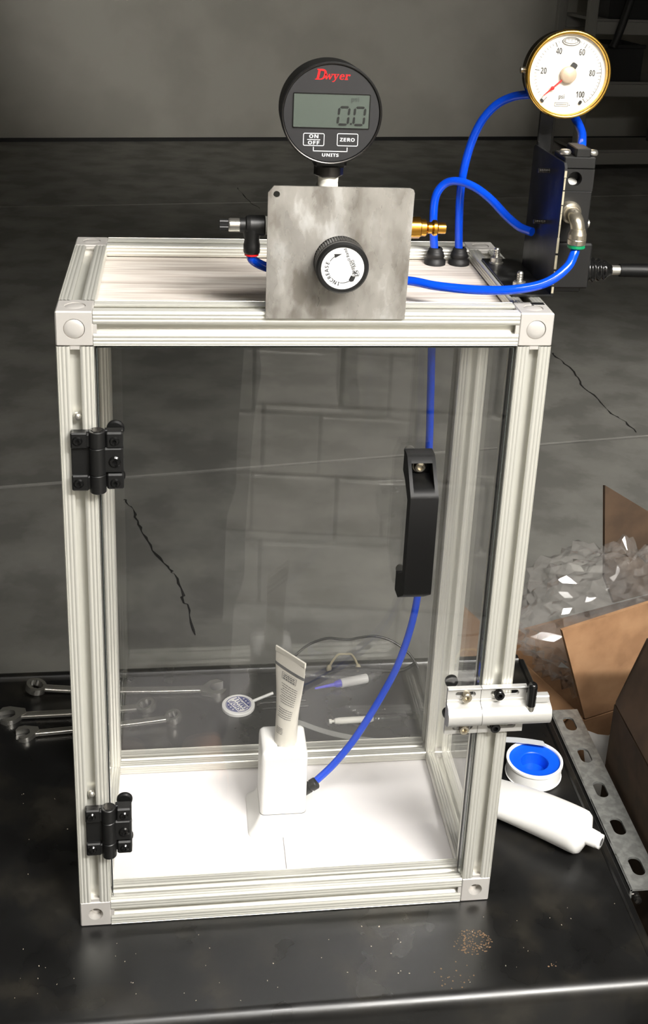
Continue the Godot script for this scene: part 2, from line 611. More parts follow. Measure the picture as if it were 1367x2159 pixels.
func room() -> void:
	org = Vector3.ZERO
	var fl := room_part("floor", mb().box(Vector3(0.5, -0.13, -3.2), Vector3(11.3, 0.16, 10.9)), M.joint)
	var zs := [2.05, -2.64, -6.45, -8.55]
	for i in 3:
		var z1: float = zs[i]
		var z0: float = zs[i + 1]
		obj("slab", mb().box(Vector3(0.5, -0.026, (z0 + z1) / 2), Vector3(11.0, 0.052, z1 - z0 - 0.014), 0.004), M.concrete, fl)
	# cracks: shallow dark furrows, given as points on the slab in world x, z
	var inv := fl.transform.affine_inverse()
	for pts in CRACKS:
		var rows := []
		var p := []
		for q in pts:
			p.append(inv * Vector3(q[0], FL + 0.0012, q[1]))
		var path := PackedVector3Array()
		for i in p.size() - 1:
			for k in 4:
				var e: Vector3 = p[i].lerp(p[i + 1], k / 4.0)
				path.append(e + Vector3(rng.randf_range(-0.006, 0.006), 0, rng.randf_range(-0.008, 0.008)))
		path.append(p[p.size() - 1])
		for i in path.size():
			var t := (path[mini(i + 1, path.size() - 1)] - path[maxi(i - 1, 0)]).normalized()
			var s := Vector3(t.z, 0, -t.x) * rng.randf_range(0.0004, 0.0048)
			rows.append([path[i] - s, path[i] + Vector3(0, 0.0004, 0), path[i] + s])
		obj("crack", mb().sheet(rows), M.crack, fl)
	room_part("wall_back", mb().box(Vector3(0.5, 1.6, -8.63), Vector3(11.3, 3.5, 0.16)), M.wall)
	room_part("trim_back", mb().box(Vector3(0.5, 0.012, -8.54), Vector3(11.0, 0.03, 0.02), 0.003), M.seal)
	room_part("wall_left", mb().box(Vector3(-5.08, 1.6, -3.2), Vector3(0.16, 3.5, 10.9)), M.wall)
	room_part("wall_right", mb().box(Vector3(6.08, 1.6, -3.2), Vector3(0.16, 3.5, 10.9)), M.wall)
	room_part("ceiling", mb().box(Vector3(0.5, 3.34, -3.2), Vector3(11.3, 0.16, 10.9)), M.ceiling)
	# painted concrete block wall behind the camera, seen in the chamber's panes
	var wf := room_part("wall_front", mb().box(Vector3(0.5, 1.6, 2.13), Vector3(11.3, 3.5, 0.13)), M.mortar)
	var blk := mb().box(Vector3.ZERO, Vector3(0.39, 0.19, 0.04), 0.004).mesh()
	var rest := mb()
	for row in 16:
		for k in 28:
			var x := -4.8 + k * 0.4 + (0.2 if row % 2 else 0.0)
			var c := Vector3(x, 0.1 + row * 0.2, 2.052)
			if x > -2.0 and x < 2.6:
				var o := put("block", blk, M.block, wf)
				o.position = c + Vector3(0, 0, rng.randf_range(-0.002, 0.002))
			else:
				rest.box(c, Vector3(0.39, 0.19, 0.04), 0.004)
	var ro := obj("distant_blocks", rest, M.block, wf)
	ro.set_meta("kind", "stuff")

const CRACKS := [
	[[1.519, -3.802], [1.533, -3.702], [1.550, -3.571], [1.534, -3.436], [1.556, -3.272], [1.562, -3.126], [1.590, -3.052], [1.597, -2.944]],
	[[-0.293, -2.470], [-0.272, -2.417], [-0.246, -2.316], [-0.229, -2.240], [-0.192, -2.137], [-0.153, -2.039], [-0.131, -1.993], [-0.108, -1.883], [-0.095, -1.809], [-0.075, -1.682]],
	[[0.258, -6.985], [0.295, -6.766], [0.331, -6.556], [0.377, -6.407]],
]

# ------------------------------------------------------------------ bench
func bench() -> void:
	var t := thing("workbench", "black steel workbench with a worn top under the chamber", "workbench", Vector3(-0.1, FL, -0.04))
	var x0 := -0.95
	var x1 := 0.3575
	var b := mb().at(Vector3.ZERO, Vector3(0, 90, 0))
	# section in (-z, y) drawn with local x = -z: rolled front edge, flat top, small rear lip
	var p := PackedVector2Array()
	var fr := 0.232
	for i in 9:
		var a := PI / 2 * i / 8.0
		p.append(Vector2(-(fr - 0.014) - sin(PI / 2 - a) * 0.014, -0.014 + cos(PI / 2 - a) * 0.014))
	p.append(Vector2(0.296, 0.0))
	p.append(Vector2(0.2975, 0.005))
	p.append(Vector2(0.300, 0.0065))
	p.append(Vector2(0.306, 0.0065))
	p.append(Vector2(0.308, 0.004))
	p.append(Vector2(0.308, -0.045))
	p.append(Vector2(0.304, -0.045))
	p.append(Vector2(0.304, -0.004))
	p.append(Vector2(-fr + 0.004, -0.004 - 0.008))
	p.append(Vector2(-fr + 0.003, -0.06))
	p.append(Vector2(-fr, -0.06))
	b.extrude(p, x0, x1 - 0.0095, true, true)
	b.home()
	# right edge: folded bead and skirt
	b.box(Vector3(x1 - 0.0045, -0.0015, -0.038), Vector3(0.009, 0.006, 0.532), 0.002)
	b.box(Vector3(x1 - 0.0015, -0.03, -0.038), Vector3(0.003, 0.06, 0.53), 0.001)
	obj("top", b, M.bench, t)
	b = mb()
	b.box(Vector3((x0 + x1) / 2, -0.125, fr - 0.012), Vector3(x1 - x0 - 0.02, 0.125, 0.012), 0.003)
	b.box(Vector3((x0 + x1) / 2, -0.125, -0.29), Vector3(x1 - x0 - 0.02, 0.125, 0.012), 0.003)
	obj("apron", b, M.bench, t)
	b = mb().home()
	var c := rrect(0.075, 0.1, 0.016, 6, Vector2(0.317, -0.088))
	b.ring(rrect(0.07, 0.095, 0.014, 6, Vector2(0.317, -0.088)), c, fr - 0.007, fr - 0.0035)
	obj("corner_plate", b, M.bench, t)
	for x in [x0 + 0.04, x1 - 0.04]:
		for z in [-0.27, 0.19]:
			obj("leg", mb().box(Vector3(x, FL / 2 - 0.03, z), Vector3(0.045, -FL - 0.06, 0.045), 0.004), M.bench, t)
	obj("lower_shelf", mb().box(Vector3((x0 + x1) / 2, -0.62, -0.04), Vector3(x1 - x0 - 0.06, 0.02, 0.44), 0.003), M.bench, t)
	# rust spots and paint chips
	for q in [[0.178, 0.166, 0.013, 170], [-0.30, 0.145, 0.006, 50], [0.15, 0.203, 0.014, 22], [0.25, 0.198, 0.005, 8]]:
		var s := mb()
		for i in q[3]:
			var a := rng.randf() * TAU
			var r: float = q[2] * sqrt(rng.randf()) * 1.2
			s.at(Vector3(q[0] + cos(a) * r * 1.3, 0.0002, q[1] + sin(a) * r), Vector3(0, rng.randf() * 360, 0)).lathe([[0.0, 0.0003], [rng.randf_range(0.0003, 0.0011), 0.0]], 5)
		var o := obj("rust_spot", s, M.rust, t)
		o.set_meta("kind", "stuff")
	var cr := mb()
	for i in 80:
		var q := Vector3(rng.randf_range(-0.3, 0.34), 0.0004, rng.randf_range(0.13, 0.215))
		if i % 3 == 0: q = Vector3(rng.randf_range(-0.45, -0.22), 0.0004, rng.randf_range(-0.2, 0.2))
		cr.at(q, Vector3(rng.randf() * 90, rng.randf() * 360, 0)).box(Vector3.ZERO, Vector3(rng.randf_range(0.0003, 0.0008), 0.0004, rng.randf_range(0.0004, 0.0013)))
	org = Vector3.ZERO
	var d := put("dust_specks", cr.mesh(), M.crumb)
	d.position = Vector3(-0.1, FL, -0.04)
	tag(d, "pale dust specks and crumbs scattered over the black bench top", "dust")
	d.set_meta("kind", "stuff")

# ------------------------------------------------------------------ chamber
func profile() -> PackedVector2Array:
	var a := S / 2
	var side := [[-a + 0.0009, a - 0.0001]]
	for rib in [[-0.0138, -0.0112], [-0.0110, -0.0080], [-0.0078, -0.0048]]:     # three shallow rounded ribs on each flat
		for i in 6:
			var u := i / 5.0
			side.append([lerpf(rib[0], rib[1], u), a - 0.00055 * pow(absf(2.0 * u - 1.0), 2.0)])
	side += [[-0.0041, a - 0.0009], [-0.0041, a - 0.0022], [-0.0078, a - 0.0024], [-0.0078, a - 0.0046], [-0.0045, a - 0.0088]]
	var p := PackedVector2Array()
	for q in 4:
		var r := Transform2D(-q * PI / 2, Vector2.ZERO)
		for e in side: p.append(r * Vector2(e[0], e[1]))
		for i in side.size(): p.append(r * Vector2(-side[side.size() - 1 - i][0], side[side.size() - 1 - i][1]))
	return p

func chamber() -> void:
	var t := thing("test_chamber", "aluminium profile test chamber with clear panes standing on the bench", "test chamber", Vector3.ZERO)
	var pr := profile()
	var ex := W / 2 - S / 2
	var ez := D / 2 - S / 2
	var fz := D / 2
	var mx := mb().extrude(pr, -W / 2 + S, W / 2 - S, false, true).mesh()
	var my := mb().extrude(pr, -H / 2 + S, H / 2 - S, false, true).mesh()
	var mz := mb().extrude(pr, -D / 2 + S, D / 2 - S, false, true).mesh()
	for z in [ez, -ez]:
		for y in [H - S / 2, S / 2]:
			put("rail", mx, M.alu, t).transform = Transform3D(Basis(Vector3.UP, PI / 2), Vector3(0, y, z))
		for x in [-ex, ex]:
			put("upright", my, M.alu, t).transform = Transform3D(Basis(Vector3.RIGHT, PI / 2), Vector3(x, H / 2, z))
	for x in [-ex, ex]:
		for y in [H - S / 2, S / 2]:
			put("side_rail", mz, M.alu, t).position = Vector3(x, y, 0)
	# corner blocks
	for x in [-1.0, 1.0]:
		for y in [-1.0, 1.0]:
			for z in [-1.0, 1.0]:
				var b := mb()
				var h := S / 2 - 0.0001
				var holes := [Vector3(x, 0, 0), Vector3(0, y, 0), Vector3(0, 0, z)]
				b.box(Vector3.ZERO, Vector3.ONE * h * 2, 0.0011, holes)
				for k in 3:
					var tr := Transform3D(Basis(Vector3.UP, PI / 2 * holes[0].x), Vector3.ZERO) if k == 0 else (Transform3D(Basis(Vector3.RIGHT, -PI / 2 * y), Vector3.ZERO) if k == 1 else Transform3D(Basis(Vector3.UP, 0.0 if z > 0 else PI), Vector3.ZERO))
					b.xf = tr
					var r := 0.0086 if y > 0 else 0.0071
					var dp := 0.002 if y > 0 else 0.012
					var lp := disc(r, 32)
					b.ring(lp, squared(lp, -h + 0.0011, h - 0.0011, -h + 0.0011, h - 0.0011), h, h)
					b.xf = tr * Transform3D(Basis(Vector3.RIGHT, PI / 2), Vector3.ZERO)
					b.lathe([[r, h], [r, h - dp], [0.004, h - dp], [0.004, h - dp - 0.004], [0.0, h - dp - 0.004]] if y < 0 else [[r, h], [r, h - dp], [0.0, h - dp]], 32)
				b.home()
				# keys that reach into the slots of the neighbouring profiles
				b.box(Vector3(-x * (h + 0.0012), 0, z * (h - 0.002)), Vector3(0.0036, 0.0076, 0.002))
				b.box(Vector3(0, -y * (h + 0.0012), z * (h - 0.002)), Vector3(0.0076, 0.0036, 0.002))
				b.box(Vector3(0, y * (h - 0.002), -z * (h + 0.0012)), Vector3(0.0076, 0.002, 0.0036))
				var o := obj("corner_block", b, M.alu_block, t)
				o.position = Vector3(x * ex, y * (H / 2 - S / 2) + H / 2, z * ez)
				if y > 0:
					for k in [0, 1, 2]:
						var cb := mb()
						cb.lathe([[0.0, 0.0003], [0.004, 0.0002], [0.0075, -0.0004], [0.00835, -0.0011], [0.00835, -0.0018]], 32, true)
						var c := obj("end_cap", cb, M.alu_block, o)
						c.transform = [Transform3D(Basis(Vector3.BACK, -PI / 2 * x), Vector3(x * h, 0, 0)), Transform3D(Basis(), Vector3(0, h, 0)), Transform3D(Basis(Vector3.RIGHT, PI / 2 * z), Vector3(0, 0, z * h))][k]
	# panels
	var e := 0.011
	for x in [-1.0, 1.0]:
		obj("base_panel", mb().box(Vector3(x * (W / 4 - S / 2 + e / 2 + 0.0001), 0.015, 0), Vector3(W / 2 - S + e - 0.0003, 0.006, D - 2 * S + 2 * e), 0.0004), M.base, t, "bright white half of the base board")
	obj("top_panel", mb().box(Vector3(0, H - 0.015, 0), Vector3(W - 2 * S + 2 * e, 0.006, D - 2 * S + 2 * e), 0.0003), M.wood, t, "pale wood grained top board")
	obj("back_panel", mb().box(Vector3(0, H / 2, -ez), Vector3(W - 2 * S + 2 * e, H - 2 * S + 2 * e, 0.005)), M.glass, t, "clear rear pane")
	for x in [-ex, ex]:
		obj("side_panel", mb().box(Vector3(x, H / 2, 0), Vector3(0.005, H - 2 * S + 2 * e, D - 2 * S + 2 * e)), M.glass, t, "clear side pane")
	var dx := W / 2 - S - 0.0025
	var dt := fz - 0.003
	var door := obj("door", mb().box(Vector3(0, H / 2 + 0.001, dt - 0.003), Vector3(dx * 2, H - 2 * S - 0.006, 0.006)), M.glass, t, "clear hinged door pane")
	var eb := mb()
	for x in [-1.0, 1.0]:
		eb.box(Vector3(x * (dx + 0.0003), H / 2 + 0.001, dt - 0.003), Vector3(0.0005, H - 2 * S - 0.006, 0.006))
	for y in [H - S - 0.0018]:
		eb.box(Vector3(0, y, dt - 0.003), Vector3(dx * 2, 0.0005, 0.006))
	obj("polished_edge", eb, M.glass_edge, door)
	# dark seals beside and above the door
	var sb := mb()
	sb.box(Vector3(0, H - S - 0.0006, dt - 0.01), Vector3(dx * 2, 0.0014, 0.006))
	for x in [-1.0, 1.0]:
		sb.box(Vector3(x * (dx + 0.0013), H / 2, dt - 0.011), Vector3(0.0014, H - 2 * S, 0.006))
	obj("door_seal", sb, M.seal, t)
	for y in [0.5111, 0.1225]:
		hinge(t, y, fz, 0.0282 if y > 0.3 else 0.0285)
	handle(t, dt)
	latch(t, fz)
	# rubber glands in the top board
	for x in [0.1406, 0.1646]:
		var g := mb().at(Vector3(x, H - 0.012, -0.0735))
		g.lathe([[0.0105, 0.0], [0.0105, 0.0045], [0.0085, 0.0055], [0.0085, 0.0075], [0.0092, 0.008], [0.0078, 0.0125], [0.007, 0.0128], [0.007, 0.015], [0.006, 0.0165], [0.0042, 0.0168]], 28, true)
		obj("grommet", g, M.rubber, t, "stepped black rubber grommet")

func cap_screw(b: MB, p: Vector3, r: float, h: float) -> void:     # socket head towards +z
	b.at(p, Vector3(90, 0, 0)).lathe([[r, 0.0], [r, h - r * 0.12], [r * 0.88, h], [r * 0.5, h], [r * 0.5, h * 0.4], [0.0, h * 0.4]], 20)

func hinge(t: Node3D, y: float, fz: float, hh: float) -> void:
	var o := obj("hinge", hinge_leaf(y, fz, hh, true), M.black, t, "black plastic hinge joining door and post")
	obj("leaf", hinge_leaf(y, fz, hh, false), M.black, o)
	var k := mb()
	k.at(Vector3(-0.1757, y, fz + 0.0062))
	for q in [[-hh, -0.0115], [-0.0112, 0.0132], [0.0135, hh]]:
		k.cyl(0.0068, q[0], q[1], 24, 0.0005)
	obj("barrel", k, M.black, o)
	k = mb()
	k.at(Vector3(-0.1757, y, fz + 0.0062)).lathe([[0.0048, hh], [0.0048, hh + 0.0006], [0.0, hh + 0.0006]], 6)
	obj("pin", k, M.steel_dark, o)
	for q in [[-0.1916, 0.0195], [-0.1916, -0.0195], [-0.1615, 0.019], [-0.1615, 0.0], [-0.1615, -0.0195]]:
		var s := mb()
		var big := 0.0052 if q[1] == 0.0 else 0.0043
		s.at(Vector3(q[0], y + q[1], fz + 0.0085), Vector3(90, 0, 0)).lathe([[big, -0.004], [big, 0.0002], [big * 0.75, 0.0014], [big * 0.42, 0.0016], [big * 0.42, 0.0004], [0.0, 0.0004]], 18, false)
		obj("screw", s, M.black_gloss, o)
	for dy in [0.0195, -0.002, -0.0195]:
		var s := mb()
		s.at(Vector3(-0.1615, y + dy + 0.0025 * signf(dy), fz - 0.009), Vector3(-90, 0, 0)).cyl(0.0075 if absf(dy) > 0.01 else 0.0066, 0.0, 0.005, 20, 0.0015)
		obj("washer", s, M.black_matt, o)
	var nt := mb()
	nt.at(Vector3(-W / 2 + S / 2, y + hh + 0.009, fz - 0.003)).ball(0.0037, 14)
	obj("slot_nut", nt, M.zinc, o)

func hinge_leaf(y: float, fz: float, hh: float, left: bool) -> MB:
	var b := mb()
	var z0 := fz + 0.0002
	if left:
		b.box(Vector3(-0.1885, y, z0 + 0.0022), Vector3(0.0172, 2 * hh - 0.003, 0.0044), 0.0006)
		for s in [-1.0, 1.0]:
			b.box(Vector3(-0.1902, y + s * (hh - 0.0088), z0 + 0.0042), Vector3(0.014, 0.0145, 0.0084), 0.0012)
			b.box(Vector3(-0.181, y + s * (hh - 0.0088), z0 + 0.0042), Vector3(0.008, 0.0125, 0.0076), 0.0012)
	else:
		z0 -= 0.003
		b.box(Vector3(-0.1622, y + 0.0006, z0 + 0.003), Vector3(0.0152, 2 * hh - 0.004, 0.006), 0.0006)
		for s in [-1.0, 1.0]:
			b.box(Vector3(-0.1615, y + s * (hh - 0.0092) + 0.0006, z0 + 0.0058), Vector3(0.0138, 0.0145, 0.0114), 0.0014)
		b.box(Vector3(-0.1655, y + 0.001, z0 + 0.0056), Vector3(0.0215, 0.0235, 0.0108), 0.0016)
	return b

func handle(t: Node3D, z: float) -> void:
	var full := PackedVector2Array([Vector2(0, 0.5150), Vector2(0.012, 0.5155), Vector2(0.0155, 0.5140), Vector2(0.0395, 0.4895), Vector2(0.0410, 0.4865), Vector2(0.0410, 0.3945), Vector2(0.0400, 0.3920), Vector2(0.015, 0.3745), Vector2(0, 0.3735), Vector2(0, 0.3930), Vector2(0.012, 0.3975), Vector2(0.0275, 0.4080), Vector2(0.0275, 0.4790), Vector2(0.012, 0.4905), Vector2(0, 0.4945)])
	var mid := PackedVector2Array([Vector2(0, 0.5150), Vector2(0.012, 0.5155), Vector2(0.0155, 0.5140), Vector2(0.0195, 0.5100), Vector2(0.009, 0.5098), Vector2(0.009, 0.4965), Vector2(0.0335, 0.4935), Vector2(0.036, 0.4930), Vector2(0.0395, 0.4895), Vector2(0.0410, 0.4865), Vector2(0.0410, 0.3945), Vector2(0.0400, 0.3920), Vector2(0.015, 0.3745), Vector2(0, 0.3735), Vector2(0, 0.3930), Vector2(0.012, 0.3975), Vector2(0.0275, 0.4080), Vector2(0.0275, 0.4790), Vector2(0.012, 0.4905), Vector2(0, 0.4945)])
	var b := mb()
	b.xf = Transform3D(Basis(Vector3(0, 0, 1), Vector3(0, 1, 0), Vector3(-1, 0, 0)), Vector3(0, 0, z))
	b.extrude(full, -0.0888, -0.0858, true, true)
	b.extrude(full, -0.1102, -0.1072, true, true)
	b.extrude(mid, -0.1072, -0.0888, true, true)
	var o := obj("door_handle", b, M.black_matt, t, "black bridge handle bolted to the door pane")
	b = mb()
	b.at(Vector3(0.098, 0.5032, z + 0.009), Vector3(90, 0, 0)).lathe([[0.0062, 0.0], [0.0062, 0.0010], [0.0052, 0.0012], [0.0052, 0.0030], [0.0044, 0.0046], [0.0026, 0.0052], [0.0026, 0.0030], [0.0, 0.0030]], 20, false)
	obj("bolt", b, M.nickel, o, "bright button head bolt in the upper recess")
	for y in [0.503, 0.384]:
		b = mb()
		b.at(Vector3(0.092, y + 0.006, z - 0.0065), Vector3(-90, 0, 0)).lathe([[0.0, 0.004], [0.004, 0.004], [0.005, 0.0025], [0.005, 0.0], [0.0, 0.0]], 16)
		obj("bolt", b, M.zinc, o)

func latch(t: Node3D, fz: float) -> void:
	var z0 := fz + 0.0006
	var parts := [["latch_keeper", 0.1425, 0.1748, [0.1605]], ["latch_body", 0.1753, 0.2195, [0.1922]]]
	var yc := 0.2415
	var mains := []
	for q in parts:
		var b := mb()
		var x0: float = q[1]
		var x1: float = q[2]
		for s in [-1.0, 1.0]:
			var c := Vector2((0.160 if x0 < 0.17 else 0.1985), yc + s * 0.0188)
			var lp := pill(0.020 if x0 < 0.17 else 0.028, 0.0062, 40, c)
			var ya: float = yc + s * 0.0128
			var yb: float = yc + s * 0.0262
			b.home().ring(lp, squared(lp, x0, x1, minf(ya, yb), maxf(ya, yb)), z0, z0 + 0.0035)
		b.box(Vector3((x0 + x1) / 2, yc, z0 + 0.002), Vector3(x1 - x0, 0.0256, 0.004))
		# raised barrel with flared flanks along x
		var end := x1 if x0 < 0.17 else 0.2432
		var sec := PackedVector2Array()
		sec.append(Vector2(-0.0128, 0.0030)); sec.append(Vector2(-0.0115, 0.0048))
		for i in 13:
			var a := PI - PI * i / 12.0
			sec.append(Vector2(cos(a) * 0.0108, 0.0068 + sin(a) * 0.0100))
		sec.append(Vector2(0.0115, 0.0048)); sec.append(Vector2(0.0128, 0.0030))
		b.xf = Transform3D(Basis(Vector3(0, 1, 0), Vector3(0, 0, 1), Vector3(1, 0, 0)), Vector3(0, yc - 0.0022, z0))
		b.extrude(sec, x0, end, true, true)
		b.home()
		b.box(Vector3((x0 + x1) / 2, yc + 0.0258, z0 + 0.0035), Vector3(x1 - x0, 0.0010, 0.0045), 0.0002)
		if x0 > 0.17:   # spring bar under the knob
			b.box(Vector3(0.2305, yc + 0.0135, z0 + 0.0052), Vector3(0.022, 0.0075, 0.0075), 0.0008)
		mains.append(obj(q[0], b, M.alu_latch, t, "ribbed aluminium latch half"))
	for q in [[0.1605, 0.0178, 0], [0.1608, -0.0188, 0], [0.1922, 0.0188, 1], [0.1915, -0.0185, 1]]:
		var b := mb()
		cap_screw(b, Vector3(q[0], yc + q[1], z0 + 0.0035), 0.0049, 0.0058)
		obj("screw", b, M.black_gloss if q[2] else M.nickel, mains[q[2]])
	var k := mb()
	k.at(Vector3(0.2228, yc + 0.0035, z0 + 0.011)).cyl(0.0042, 0.0, 0.010, 18, 0.0005)
	obj("knob_stem", k, M.zinc, mains[1])
	k = mb()
	k.at(Vector3(0.2228, yc + 0.0095, z0 + 0.011)).lathe([[0.0046, 0.0], [0.0046, 0.020], [0.0042, 0.0228], [0.003, 0.0243], [0.0, 0.0248]], 20, true)
	obj("knob", k, M.black_gloss, mains[1], "glossy black bolt knob")
	for y in [0.0225, -0.014]:
		k = mb()
		k.at(Vector3(0.1495, yc + y, fz - 0.0095), Vector3(-90, 0, 0)).cyl(0.0062, 0.0, 0.006, 18, 0.001)
		obj("rear_nut", k, M.black_matt, mains[0])

# ------------------------------------------------------------------ regulator plate and gauges
func gauges() -> void:
	var pz := D / 2 + 0.0022
	var x0 := -0.0385
	var x1 := 0.0782
	var y0 := 0.6362
	var y1 := 0.7458
	var xm := (x0 + x1) / 2
	var t := thing("regulator_panel", "smudged bare steel plate with a black regulator knob on the front rail", "regulator panel", Vector3(xm, y0, pz))
	var b := mb()
	b.home()
	var hole := disc(0.0026, 24, Vector2(-0.0318, 0.7392))
	b.ring(hole, squared(hole, x0 + 0.003, -0.026, 0.7325, y1 - 0.002), pz - 0.001, pz + 0.001)
	var poly := PackedVector2Array([Vector2(x0, y0), Vector2(x1 - 0.0012, y0 - 0.0002), Vector2(x1 + 0.0003, y1 - 0.004), Vector2(x1 - 0.0008, y1 - 0.0012), Vector2(x1 - 0.0035, y1), Vector2(x0 + 0.006, y1), Vector2(x0 + 0.003, y1 - 0.002), Vector2(-0.026, y1 - 0.002), Vector2(-0.026, 0.7325), Vector2(x0 + 0.003, 0.7325), Vector2(x0 + 0.003, y1 - 0.002), Vector2(x0 + 0.0005, y1 - 0.005)])
	# the plate round the pierced corner: three plain pieces of one sheet
	b.extrude(PackedVector2Array([Vector2(x0 + 0.0002, y0), Vector2(x1 - 0.0012, y0 - 0.0002), Vector2(x1, 0.7325), Vector2(x0, 0.7325)]), pz - 0.001, pz + 0.001)
	b.extrude(PackedVector2Array([Vector2(-0.026, 0.7325), Vector2(x1, 0.7325), Vector2(x1 + 0.0002, y1 - 0.004), Vector2(x1 - 0.0008, y1 - 0.0012), Vector2(x1 - 0.0035, y1), Vector2(-0.026, y1)]), pz - 0.001, pz + 0.001)
	b.extrude(PackedVector2Array([Vector2(x0, 0.7325), Vector2(x0 + 0.003, 0.7325), Vector2(x0 + 0.003, y1 - 0.002), Vector2(x0, y1 - 0.0055)]), pz - 0.001, pz + 0.001)
	b.extrude(PackedVector2Array([Vector2(x0, y1 - 0.0055), Vector2(x0 + 0.003, y1 - 0.002), Vector2(-0.026, y1 - 0.002), Vector2(-0.026, y1), Vector2(x0 + 0.0045, y1)]), pz - 0.001, pz + 0.001)
	b.box(Vector3(xm, H + 0.001, pz - 0.013), Vector3(x1 - x0 - 0.006, 0.002, 0.026))
	obj("plate", b, M.plate, t)
	var kc := Vector3(0.0205, 0.685, pz + 0.001)
	b = mb()
	var teeth := PackedVector2Array()
	for i in 120:
		var a := TAU * i / 120
		var r := 0.0212 if i % 2 else 0.0205
		teeth.append(Vector2(cos(a) * r, sin(a) * r))
	b.at(kc).extrude(teeth, 0.0, 0.0135)
	b.at(kc, Vector3(90, 0, 0)).lathe([[0.0205, 0.0135], [0.0212, 0.0145], [0.0212, 0.0185], [0.0196, 0.0205], [0.0176, 0.0205], [0.0174, 0.0195], [0.0, 0.0195]], 48)
	var knob := obj("regulator_knob", b, M.black, t, "black knurled pressure knob")
	b = mb()
	b.at(kc, Vector3(90, 0, 0)).cyl(0.0172, 0.0196, 0.0199, 40)
	obj("dial_label", b, M.white, knob, "round white label reading INCREASE")
	b = mb()
	var fc := kc + Vector3(0, 0, 0.0199)
	var word := "INCREASE"
	for i in word.length():
		var a := deg_to_rad(257.0 - 13.8 * i)
		var rot := Basis(Vector3.BACK, a - PI / 2)
		b.home().text(word[i], sans, 0.0042, Transform3D(rot, fc + Vector3(cos(a), sin(a), 0) * 0.0128))
	for q in [[150.0, 112.0], [262.0, 310.0]]:      # arrow shafts
		var pth := PackedVector3Array()
		for i in 9:
			var a := deg_to_rad(lerpf(q[0], q[1], i / 8.0))
			pth.append(fc + Vector3(cos(a) * 0.0118, sin(a) * 0.0118, 0.0001))
		b.home().tube(pth, 0.00028, 6)
	b.at(fc + Vector3(-0.0035, 0.0113, 0), Vector3(0, 0, 15)).extrude(PackedVector2Array([Vector2(-0.0035, 0.0015), Vector2(0.0025, 0.0), Vector2(-0.0035, -0.0018)]), 0.0, 0.0003)
	b.at(fc + Vector3(0.0075, -0.0088, 0), Vector3(0, 0, 45)).extrude(PackedVector2Array([Vector2(-0.002, 0.0012), Vector2(0.0012, 0.0014), Vector2(0.002, 0.0026), Vector2(0.003, -0.001), Vector2(0.0, -0.0022), Vector2(-0.002, -0.001)]), 0.0, 0.0003)
	var br := Basis(Vector3.BACK, deg_to_rad(108.0))
	b.home().text("IR", sans, 0.0046, Transform3D(br, fc + Vector3(0.0108, -0.0042, 0)))
	b.at(fc + Vector3(0.0108, -0.0042, 0), Vector3(0, 0, 108)).ring(rrect(0.0046, 0.0046, 0.0014), rrect(0.0052, 0.0052, 0.0017), 0.0, 0.0003)
	b.home().text("Ingersoll Rand", sans, 0.0021, Transform3D(Basis(Vector3.BACK, deg_to_rad(112.0)), fc + Vector3(0.0053, 0.0062, 0)))
	b.home().text("ARO", sans, 0.0016, Transform3D(Basis(Vector3.BACK, deg_to_rad(112.0)), fc + Vector3(0.0085, 0.0042, 0)))
	obj("lettering", b, M.print_black, knob)
	# regulator body and its ports behind the plate
	b = mb()
	b.box(Vector3(0.0205, 0.688, pz - 0.026), Vector3(0.044, 0.05, 0.05), 0.004)
	b.at(Vector3(-0.0025, 0.709, pz - 0.024), Vector3(0, 0, 90)).cyl(0.011, 0.0, 0.032, 20)
	b.at(Vector3(0.0435, 0.709, pz - 0.024), Vector3(0, 0, -90)).cyl(0.011, 0.0, 0.03, 20)
	b.at(Vector3(0.0104, 0.709, pz - 0.024)).cyl(0.0085, 0.0, 0.034, 20)
	obj("regulator_body", b, M.zinc, t)

	# digital gauge
	var c := Vector3(0.0080, 0.8042, 0.1265)
	t = thing("digital_gauge", "round black digital pressure gauge showing 0.0 above the steel plate", "pressure gauge", Vector3(c.x + 0.002, 0.7445, 0.104))
	b = mb()
	b.at(c, Vector3(90, 0, 0)).lathe([[0.0, -0.04], [0.034, -0.04], [0.037, -0.0385], [0.0382, -0.034], [0.0384, -0.009], [0.0378, -0.0085], [0.0378, -0.0075], [0.0391, -0.0068], [0.0391, -0.0008], [0.0383, 0.0], [0.0374, 0.0], [0.0368, -0.0016], [0.0, -0.0016]], 72, false)
	var gc := obj("case", b, M.black, t)
	b = mb()
	b.at(c, Vector3(90, 0, 0)).lathe([[0.0383, -0.0001], [0.0379, 0.0004], [0.0373, 0.0001]], 72, true)
	obj("rim", b, M.steel_dark, gc)
	b = mb()
	b.at(c, Vector3(90, 0, 0)).cyl(0.0367, -0.0015, -0.0008, 64)
	var fp := obj("face", b, M.face, t, "dark printed gauge face")
	var f0 := c + Vector3(0, 0, -0.0008)
	b = mb()
	b.at(f0 + Vector3(-0.0002, 0.0022, 0)).extrude(rrect(0.058, 0.0252, 0.0006), 0.0, 0.0003)
	var lcd := obj("lcd_screen", b, M.lcd, t, "grey green liquid crystal display")
	b = mb()
	b.at(f0 + Vector3(-0.0002, 0.0022, 0)).ring(rrect(0.058, 0.0252, 0.0006), rrect(0.0594, 0.0266, 0.001), 0.0, 0.0006)
	obj("screen_frame", b, M.black_gloss, lcd)
	b = mb()
	for q in [[0.0092, 0x77], [0.0214, 0x77]]:
		seven(b, f0 + Vector3(q[0], -0.0012, 0.0004), 0.0078, 0.0132, [0, 1, 2, 4, 5, 6])
	b.at(f0 + Vector3(0.0152, -0.0072, 0.0004)).box(Vector3.ZERO, Vector3(0.0014, 0.0014, 0.0002))
	obj("digits", b, M.segment, lcd)
	b = mb()
